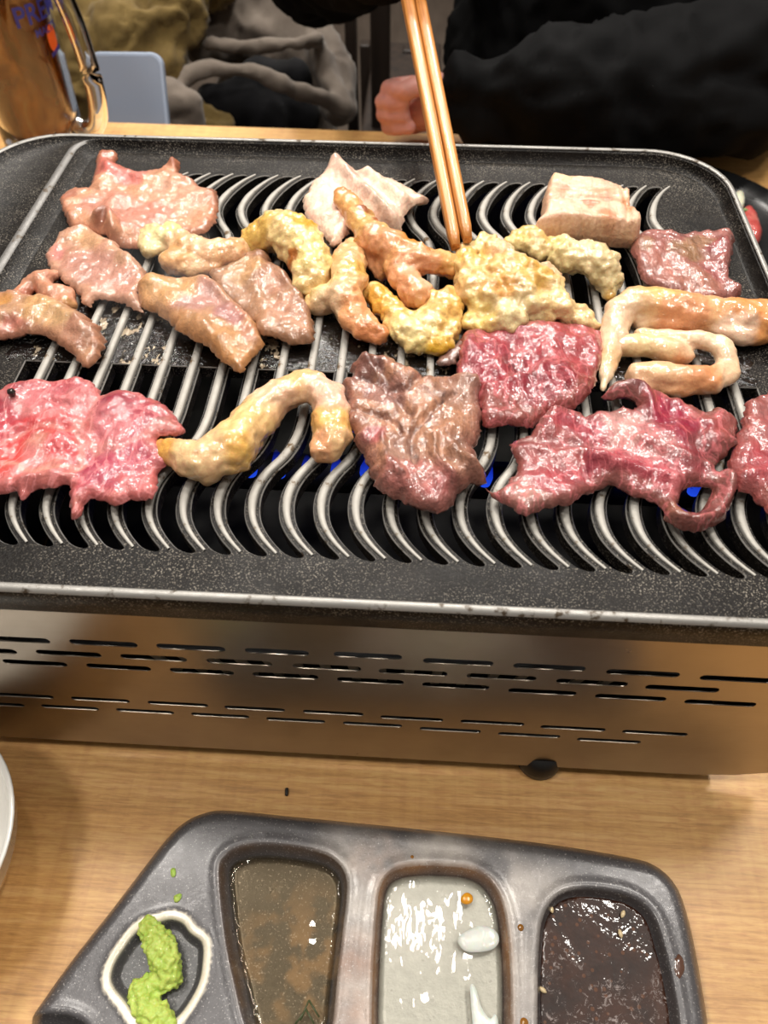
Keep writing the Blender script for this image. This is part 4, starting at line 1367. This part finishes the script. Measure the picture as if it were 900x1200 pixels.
tag(rooted('charred_crumb', bm_mesh('charred_crumb', bm, True), simple('char', (20, 18, 14), .6)), 'tiny black charred crumb on the table between grill and dish', 'crumb')

# white bowl cut by the left edge
bc = at(-148, 992, .046)
br = 160 * depth(bc) / FPX
prof = [(0, .004), (br * .42, .004), (br * .48, 0), (br * .54, 0), (br * .56, .006), (br * .78, .016), (br * .93, .034), (br * .985, .046), (br * 1.0, .0475), (br * .985, .0482), (br * .955, .047), (br * .90, .036), (br * .74, .019), (br * .45, .010), (0, .009)]
v, f = lathe(prof, 64)
tag(link('white_bowl', mesh_of('white_bowl', v, f, True), simple('white_porcelain', (236, 234, 228), .15, coat=.6), None, (bc[0], bc[1], 0)), 'white porcelain bowl cut off by the left edge of the photo', 'bowl')

# black plate with raw food behind the right end of the grill
pc = at(800, 275, .012)
pr = .112
pa, pb = at(845, 199, .0185), at(900, 223, .0185)
tn = (pb - pa)[:2] / np.linalg.norm((pb - pa)[:2])
ctr = (pa + pb)[:2] / 2 + np.array([tn[1], -tn[0]]) * (pr - .004)
pc = np.array([ctr[0], ctr[1], 0.0])
print('black plate', pc)
v, f = lathe([(0, .003), (pr * .6, .003), (pr * .62, 0), (pr * .66, 0), (pr * .68, .004), (pr * .9, .009), (pr * .99, .017), (pr, .0185), (pr * .985, .019), (pr * .9, .012), (pr * .7, .0075), (0, .0065)], 64)
tag(link('black_plate', mesh_of('black_plate', v, f, True), simple('black_melamine', (15, 15, 16), .22, coat=.4), None, tuple(pc)), 'round black plate behind the right end of the grill', 'plate')
m_on = simple('raw_onion', (222, 214, 190), .3, coat=.5, sss=.2)
flake('onion_piece', [(856, 236), (862, 228), (870, 230), (872, 240), (867, 250), (860, 252)], .013, .007, 'cream onion piece on the black plate', m_on, 'onion', dome=.003)
m_rp = meat_material('raw_pink_meat_on_plate', .3, .2, .2, rough=.35)
slab('raw_meat_slice', [(866, 254), (876, 244), (886, 254), (892, 270), (890, 284), (882, 292), (872, 280)], .010, (190, 84, 80), [(884, 262, 8, (214, 120, 112))], mat=m_rp, zb=.0085, label='raw pink meat slice on the black plate', s=.002)
t = simple('green_sprout', (120, 140, 84), .5)
v, f = tube([at(866, 250, .015), at(873, 246, .019), at(878, 247, .018)], [.0012, .0016, .0008], 8)
tag(rooted('green_sprig', mesh_of('green_sprig', v, f, True), t), 'small pale green sprig between onion and raw meat on the black plate', 'garnish')

# ================================================================== BEER MUG
mug_xy = np.array([-.356, .700])
mug = tag(empty('beer_mug', (mug_xy[0], mug_xy[1], 0)), 'glass beer mug of amber drink behind the left corner of the grill plate', 'mug')
GLASS = NT('clear_glass')
GLASS.set(color=(250, 252, 250), rough=.02, trans=1.0, ior=1.45)
GLASS = GLASS.m
RB, RT_, HM = .0355, .0440, .192


def mug_r(z):
    return RB + (RT_ - RB) * z / HM


prof = [(0, 0), (RB - .004, 0), (RB, .003)] + [(mug_r(z), z) for z in np.linspace(.012, HM - .002, 8)] + [(RT_ - .001, HM), (RT_ - .0045, HM - .001)] + \
       [(mug_r(z) - .0045, z) for z in np.linspace(HM - .008, .016, 8)] + [(RB - .010, .011), (0, .010)]
v, f = lathe(prof, 64)
link('glass_body', mesh_of('glass_body', v, f, True), GLASS, mug)
hp = catmull([(RB + .002, .030), (RB + .012, .026), (RB + .025, .034), (RB + .032, .055), (RB + .033, .085), (RB + .030, .120), (RB + .022, .148), (RB + .006, .154)], 6, False)
ha = math.radians(-12)
v, f = tube([(r * math.cos(ha), r * math.sin(ha), z) for r, z in hp], [.0082] * len(hp), 16, 1.0)
link('handle', mesh_of('handle', v, f, True), GLASS, mug)
t = NT('amber_drink')
sw = t.noise(34, 4, .55, t.coords((1, 1, .5)), .9)
t.set(color=t.ramp(sw, [(.30, (58, 24, 6)), (.5, (138, 68, 16)), (.62, (196, 118, 40)), (.75, (222, 168, 96))]), rough=.12, trans=.45, ior=1.34, coat=.4, coat_rough=.03)
prof = [(0, .0112), (RB - .0105, .0122)] + [(mug_r(z) - .0050, z) for z in np.linspace(.0175, .168, 7)] + [(0, .168)]
v, f = lathe(prof, 48)
link('drink', mesh_of('drink', v, f, True), t.m, mug)


def wrap_text(body, size, a0, z0, mat, name, slope=0.0):
    cu = bpy.data.curves.new(name, 'FONT')
    cu.body = body
    cu.size = size
    cu.extrude = 0
    cu.offset = size * .018
    o = bpy.data.objects.new(name, cu)
    COL.objects.link(o)
    dg = bpy.context.evaluated_depsgraph_get()
    me = bpy.data.meshes.new_from_object(o.evaluated_get(dg))
    bpy.data.objects.remove(o)
    bm = bmesh.new()
    bm.from_mesh(me)
    bmesh.ops.triangulate(bm, faces=bm.faces)
    for _ in range(2):
        es = [e for e in bm.edges if e.calc_length() > .0012]
        if es:
            bmesh.ops.subdivide_edges(bm, edges=es, cuts=1)
    for vt in bm.verts:
        x, y = vt.co.x, vt.co.y
        z = z0 + y + slope * x
        r = mug_r(z) + .0004
        a = a0 + x / r
        vt.co = (r * math.cos(a), r * math.sin(a), z)
    bm.to_mesh(me)
    bm.free()
    me.materials.clear()
    me.name = name
    return link(name, me, mat, mug)


BLUE = simple('blue_print', (44, 46, 132), .5)
ORG = simple('orange_print', (224, 96, 32), .5)
AF = math.radians(-90 + 27)
wrap_text('PREMIUM', .0205, AF + .16, .117, BLUE, 'lettering')
wrap_text("MALT'S", .0085, AF + .50, .1065, BLUE, 'lettering')
bm = bmesh.new()
ov = []
for k in range(28):
    a = 2 * math.pi * k / 28
    u, w = .0062 * math.cos(a), .0105 * math.sin(a)
    z = .101 + w
    r = mug_r(z) + .0004
    q = AF + .92 + u / r
    ov.append(bm.verts.new((r * math.cos(q), r * math.sin(q), z)))
bm.faces.new(ov)
link('emblem', bm_mesh('emblem', bm), ORG, mug)
bm = bmesh.new()
for k in range(9):
    for (dz) in (0, .0034):
        z = .088 + dz + .0004 * k
        r = mug_r(z) + .0004
        q = AF + .76 + k * .045
        bm.verts.new((r * math.cos(q), r * math.sin(q), z))
bm.verts.ensure_lookup_table()
for k in range(8):
    bm.faces.new((bm.verts[2 * k], bm.verts[2 * k + 2], bm.verts[2 * k + 3], bm.verts[2 * k + 1]))
link('print_strip', bm_mesh('print_strip', bm), BLUE, mug)

# ================================================================== BENCH, CHAIR, CLOTHES
box('bench', (-.56, 1.13, -.31), (.80, .48, .06), None, None)
bench = bpy.data.objects['bench']
bench.data.materials.append(DARKWOOD)
tag(bench, 'dark wooden bench across the table under the coats', 'bench')
for (sx, sy) in ((-.88, .93), (-.20, .93), (-.88, 1.33), (-.20, 1.33)):
    box('leg', (sx, sy, -.53), (.05, .05, .38), DARKWOOD, bench)

chair = tag(empty('dark_chair', (-.09, 1.45, -.72)), 'dark wooden chair standing behind the bench between coat and black sleeve', 'chair')
for (px, w, Y, h) in ((412, .016, 1.22, .02), (446, .030, 1.30, .06), (428, .020, 1.62, -.24), (478, .020, 1.60, -.24)):
    p = at_y(px, 60, Y)
    box('leg', (p[0], Y, (-.72 + h) / 2), (w, .03, .72 + h), DARKWOOD, chair, .003)
p0, p1 = at_y(412, 60, 1.22), at_y(446, 60, 1.30)
box('seat', (-.045, 1.44, -.26), (.13, .40, .03), DARKWOOD, chair, .005)
box('stretcher', (p1[0] + .05, 1.38, -.40), (.16, .02, .025), DARKWOOD, chair, .003)


def cloth_material(name, col, col2, sheen=.3, weave=900):
    t = NT(name)
    t.set(color=t.ramp(t.noise(22, 4, .6), [(.3, col), (.7, col2)]), rough=.85, sheen=sheen, spec=.12,
          normal=t.bump(t.noise(weave, 2, .6), .15, .0008))
    return t.m


def heap(name, chains, base, mat, label, cat, voxel=.006, fold=.008, fscale=16, parent=None, smooth=3, flat=1.0, seams=()):
    blobs = []
    for ch in chains:
        cc = []
        for q in ch:
            if len(q) == 4:
                px, py, r, Y = q
                p = at_y(px, py, Y)
                cc.append((p, r * depth(p) / FPX))
            else:
                cc.append((np.array(q[0], float), q[1]))
        blobs += fill_chain(cc, .45)
    me = remeshed(name, blobs, voxel, smooth, flat)
    co, no = get_co(me)
    off = random.uniform(0, 30)
    q = co + nz(co, fscale * .5, off, 2)[:, None] * .03
    ridge = 1 - np.abs(nz(q, fscale, off + 4, 3)) * 2
    co2 = co + no * ((ridge - .5) * fold)[:, None]
    for (a, b, w, h) in seams:
        A, B = np.asarray(a), np.asarray(b)
        t_ = np.clip(((co - A) @ (B - A)) / ((B - A) @ (B - A)), 0, 1)
        dd = np.linalg.norm(co - (A + t_[:, None] * (B - A)), axis=1)
        co2 = co2 - no * (h * np.exp(-(dd / w) ** 2))[:, None]
    me.vertices.foreach_set('co', co2.ravel())
    me.polygons.foreach_set('use_smooth', [True] * len(me.polygons))
    me.update()
    o = rooted(name, me, mat, parent)
    if label:
        tag(o, label, cat)
    return o


OLIVE = cloth_material('olive_nylon', (84, 68, 38), (122, 102, 60), .1)
GREYC = cloth_material('taupe_cloth', (96, 86, 78), (122, 112, 102), .2)
BLACKC = cloth_material('black_sweatshirt_cloth', (4, 4, 5), (8, 8, 9), .0)
NAVY = cloth_material('plain_black_cloth', (10, 10, 12), (18, 18, 22), .1)


def S(x0, y0, Y0_, x1, y1, Y1_, w=.011, h=.020):
    return (at_y(x0, y0, Y0_), at_y(x1, y1, Y1_), w, h)


heap('quilted_jacket', [[(60, -5, 46, 1.04), (150, -12, 46, 1.06), (240, -40, 46, 1.10)], [(70, 48, 42, 1.00), (140, 40, 44, 1.01), (205, 18, 38, 1.04)], [(80, 105, 38, .98), (140, 98, 40, .98), (186, 72, 32, 1.0)],
                        [((-.45, 1.08, -.20), .075), ((-.30, 1.08, -.20), .07)], [((-.47, 1.0, -.14), .06), ((-.30, 1.0, -.15), .06)], [((-.45, 1.08, -.20), .07), ((-.42, 1.03, -.08), .06)]],
     None, OLIVE, 'olive quilted jacket heaped on the bench behind the phone', 'jacket', fold=.011, fscale=26,
     seams=[S(90, 20, .95, 215, -6, .99), S(95, 80, .93, 215, 45, .96), S(150, -10, .97, 195, 60, .95), S(100, 50, .94, 150, 90, .92)])
heap('grey_coat', [[(240, 40, 36, 1.12), (300, 5, 48, 1.18), (350, 45, 44, 1.16), (385, 90, 34, 1.12), (398, 125, 22, 1.08)], [(300, 40, 30, 1.13), (345, 80, 22, 1.13)],
                   [(203, 108, 9, .98), (222, 86, 10, .99), (250, 78, 10, 1.0), (290, 82, 10, 1.0), (330, 98, 10, 1.0), (370, 115, 11, 1.02), (400, 126, 14, 1.04)],
                   [(244, 52, 9, 1.04), (290, 56, 8, 1.05), (345, 50, 8, 1.06), (372, 46, 9, 1.08)],
                   [(165, 138, 24, .93), (200, 112, 20, .95), (222, 122, 16, .95), (228, 142, 16, .95), (205, 150, 22, .95)], [(370, 50, 12, 1.1), (385, 90, 16, 1.08), (400, 126, 14, 1.04)],
                   [((-.30, 1.18, -.21), .07), ((-.20, 1.20, -.21), .06)], [((-.25, 1.16, -.16), .07), ((-.20, 1.18, -.10), .06)], [((-.32, .98, -.20), .06), ((-.31, .96, -.14), .05)]],
     None, GREYC, 'taupe grey coat with folded edges lying on the bench right of the jacket', 'coat', voxel=.005, fold=.004, fscale=18)
heap('coat_hollow_fill', [[(255, 128, 30, 1.05), (300, 130, 36, 1.06), (350, 138, 26, 1.07)], [(300, 92, 24, 1.08), (345, 92, 22, 1.09)], [((-.27, 1.07, -.22), .055), ((-.18, 1.08, -.22), .055)], [((-.24, 1.07, -.22), .055), ((-.22, 1.06, -.13), .045)]],
     None, NAVY, 'black lumps added for the shaded hollows inside the taupe grey coat', 'shade fill', fold=.004)  # black lumps added to stand in for shade in the coat's hollows

# phone leaning at the far edge of the table
ph = tag(empty('smartphone', at_y(156, 152, .792)), 'blue-grey smartphone leaning up beyond the far table edge by the jacket', 'phone')
ph.rotation_euler = (math.radians(-27), 0, math.radians(2))
t = simple('blue_grey_case', (126, 138, 158), .55, coat=.1)
t2 = simple('pale_case_edge', (150, 164, 186), .4)
W_, H_ = .0745, .1480


def rr2(w, h, r, n=8):
    o_ = []
    for (cx, cz, a0) in ((w / 2 - r, r, -90), (w / 2 - r, h - r, 0), (-w / 2 + r, h - r, 90), (-w / 2 + r, r, 180)):
        for k in range(n + 1):
            a = math.radians(a0 + 90 * k / n)
            o_.append((cx + r * math.cos(a), cz + r * math.sin(a)))
    return o_


def slabphone(name, w, h, r, y0, y1, bev, mat, z0=0):
    v, f = [], []
    rg = [(bev, y0), (bev * .3, y0 + bev * .3), (0, y0 + bev), (0, y1 - bev), (bev * .3, y1 - bev * .3), (bev, y1)]
    for ins_, y in rg:
        v += [(x, y, z + z0) for x, z in [(p_[0], p_[1] + ins_) for p_ in rr2(w - 2 * ins_, h - 2 * ins_, r - ins_)]]
    m_ = len(v) // len(rg)
    for k in range(len(rg) - 1):
        for i in range(m_):
            j = (i + 1) % m_
            f.append((k * m_ + i, k * m_ + j, (k + 1) * m_ + j, (k + 1) * m_ + i))
    f.append(tuple(range(m_))[::-1])
    f.append(tuple(range((len(rg) - 1) * m_, len(rg) * m_)))
    return link(name, mesh_of(name, v, f, False), mat, ph)


top_h = 0.0
pt = at_y(156, 58, .792)
vis = (pt[2] - at_y(156, 152, .792)[2])
H_ = .15
zoff = .070 - H_
slabphone('case', W_, H_, .0115, .0, .0095, .0015, t2, zoff)
slabphone('back_cover', W_ - .006, H_ - .006, .0090, -.0006, .0015, .0004, t, zoff + .003)

# ================================================================== PERSON ACROSS THE TABLE
SKIN = NT('skin')
SKIN.set(color=SKIN.ramp(SKIN.noise(40, 3, .6), [(.3, (192, 128, 116)), (.7, (214, 152, 138))]), rough=.5, sss=.2, sss_scale=.008, normal=SKIN.bump(SKIN.noise(500, 2, .6), .15, .0006))
SKIN = SKIN.m
person = tag(empty('person', (.27, 1.12, -.72)), 'person in a black sweatshirt seated across the table with one forearm on it', 'person')
stool = tag(empty('stool', (.27, 1.14, -.72)), 'dark stool under the person across the table', 'stool')
box('seat', (.27, 1.14, -.485), (.36, .34, .03), DARKWOOD, stool, .004)
for sx in (-.14, .14):
    for sy in (-.13, .13):
        box('leg', (.27 + sx, 1.14 + sy, -.61), (.035, .035, .22), DARKWOOD, stool)
EL, WR = at(862, 96, .066), at(600, 112, .052)
HD = at(515, 118, .042)
st_dir = Vector(c1b) - Vector(c1a)
st_dir.normalize()
grip = (np.array(c1a) + np.array(c2a)) / 2 + np.array(st_dir) * .222
RW = grip + np.array([.035, .075, .022])
REL = np.array([-.125, .965, .085])
REL2 = REL


def hand_chains(palm0, palm1, knuckles, tips, r0=.0085):
    ch = [[(palm0, .021), (palm1, .024)]]
    for k, seq in zip(knuckles, tips):
        pts = [k] + seq
        ch.append([(palm1 * .6 + k * .4, .013)] + [(p, r0 * (1.08 - .10 * i)) for i, p in enumerate(pts)])
    return ch


# resting hand: back of the hand up, fingers hanging over the far table edge
def hp_(px, py, z):
    return at(px, py, z)


rest = [[(at_y(566, 118, .742), .024), (at_y(520, 120, .742), .026), (at_y(500, 122, .742), .024)]]
for i, (py, dx) in enumerate(((101, 6), (116, 0), (131, 1), (145, 7))):
    rest.append([(at_y(505, 113 + i * 7, .742), .013), (at_y(480 + dx, py, .744), .0095), (at_y(458 + dx, py + 1, .734), .0085), (at_y(449 + dx, py + 3, .720), .0080), (at_y(458 + dx, py + 4, .708), .0076), (at_y(472 + dx, py + 4, .706), .0070)])
rest.append([(at_y(535, 108, .735), .014), (at_y(512, 100, .722), .011), (at_y(492, 100, .712), .0095), (at_y(474, 106, .704), .0082)])
g = grip
hold = [[(RW, .023), (g + np.array([.020, .045, .016]), .025)]]
for (dx, dy, dz) in ((-.010, -.014, .012), (.004, -.016, .010), (.016, -.010, .006), (.026, .002, .002)):
    k = g + np.array([dx + .012, .022 + dy * .3, .022])
    hold.append([(g + np.array([.018, .036, .018]), .013), (k, .0095), (g + np.array([dx, dy - .004, dz + .012]), .0085), (g + np.array([dx - .006, dy + .006, -.003]), .0075)])
hold.append([(g + np.array([.006, .046, .006]), .013), (g + np.array([-.016, .020, .008]), .010), (g + np.array([-.012, -.010, .006]), .008)])
heap('body', [[((.27, 1.12, -.28), .115), ((.27, 1.10, -.05), .11), ((.26, 1.09, .15), .10), ((.255, 1.08, .26), .055), ((.25, 1.06, .33), .052), ((.25, 1.03, .40), .085), ((.25, 1.03, .46), .088)],
              [((.25, .955, .405), .012), ((.25, .935, .412), .013), ((.25, .93, .404), .011)], [((.25, .968, .372), .020), ((.25, .975, .348), .028)], [((.165, 1.03, .42), .014), ((.163, 1.03, .40), .012)], [((.335, 1.03, .42), .014), ((.337, 1.03, .40), .012)],
              [((.10, 1.08, .17), .045), (tuple(REL2), .036), (tuple(RW), .027)], [((.42, 1.08, .17), .042), ((.47, .95, .13), .036), (tuple(EL), .036), (tuple(WR), .028), (tuple(hp_(560, 118, .046)), .024)]] + rest + hold,
     None, SKIN, None, None, voxel=.0021, fold=.0003, fscale=60, parent=person, smooth=3)
heap('sweatshirt', [[((.27, 1.12, -.30), .165), ((.27, 1.10, -.12), .17), ((.265, 1.08, .06), .165), ((.26, 1.08, .18), .13)], [((.10, 1.07, .20), .075), ((.42, 1.07, .20), .075)], [((.16, 1.12, -.28), .15), ((.165, 1.10, -.05), .145), ((.19, 1.08, .10), .13)], [((.38, 1.12, -.28), .15), ((.38, 1.10, -.05), .15), ((.34, 1.08, .10), .13)],
                    [((.44, 1.06, .19), .075), ((.465, .95, .13), .072), (tuple(EL), .063), (tuple((EL + WR) / 2 + np.array([0, -.012, -.002])), .060), (tuple(at(650, 112, .056)), .052), (tuple(WR), .045), (tuple(at(560, 114, .050)), .040)],
                    [((.08, 1.06, .19), .07), (tuple(REL2), .062), (tuple(REL2 * .45 + RW * .55), .052), (tuple(REL2 * .15 + RW * .85), .042)]],
     None, BLACKC, None, None, voxel=.006, fold=.011, fscale=13, parent=person, smooth=3)
heap('hair', [[((.25, 1.06, .49), .082), ((.25, 1.09, .42), .075)], [((.185, 1.05, .46), .035), ((.315, 1.05, .46), .035)], [((.25, .985, .515), .042), ((.25, 1.02, .535), .05)], [((.20, .985, .505), .035), ((.30, .985, .505), .035)]], None, simple('black_hair', (16, 13, 12), .5), None, None, voxel=.006, fold=.006, fscale=50, parent=person)
heap('trousers', [[((.19, 1.12, -.28), .095), ((.16, .76, -.29), .075), ((.15, .78, -.63), .055)], [((.35, 1.12, -.28), .095), ((.38, .76, -.29), .075), ((.39, .78, -.63), .055)]], None, NAVY, None, None, voxel=.008, fold=.006, parent=person)
for sx in (.15, .39):
    heap('shoe', [[((sx, .80, -.675), .042), ((sx, .72, -.69), .036), ((sx, .66, -.695), .028)]], None, RUBBER, None, None, voxel=.006, fold=.001, parent=person)
for sx in (-.032, .032):
    v, f = lathe([(0, -.009), (.006, -.006), (.009, 0), (.006, .006), (0, .009)], 12)
    rooted('eye', mesh_of('eye', [(a + .25 + sx, b + .953, c_ + .435) for a, b, c_ in v], f, True), simple('eye_dark', (30, 22, 18), .2), person)

v, f = tube([(.225, .958, .384), (.238, .950, .386), (.25, .947, .3865), (.262, .950, .386), (.275, .958, .384)], [.002, .0045, .0052, .0045, .002], 12, .8)
rooted('lips', mesh_of('lips', v, f, True), simple('lip_skin', (170, 92, 88), .45), person)
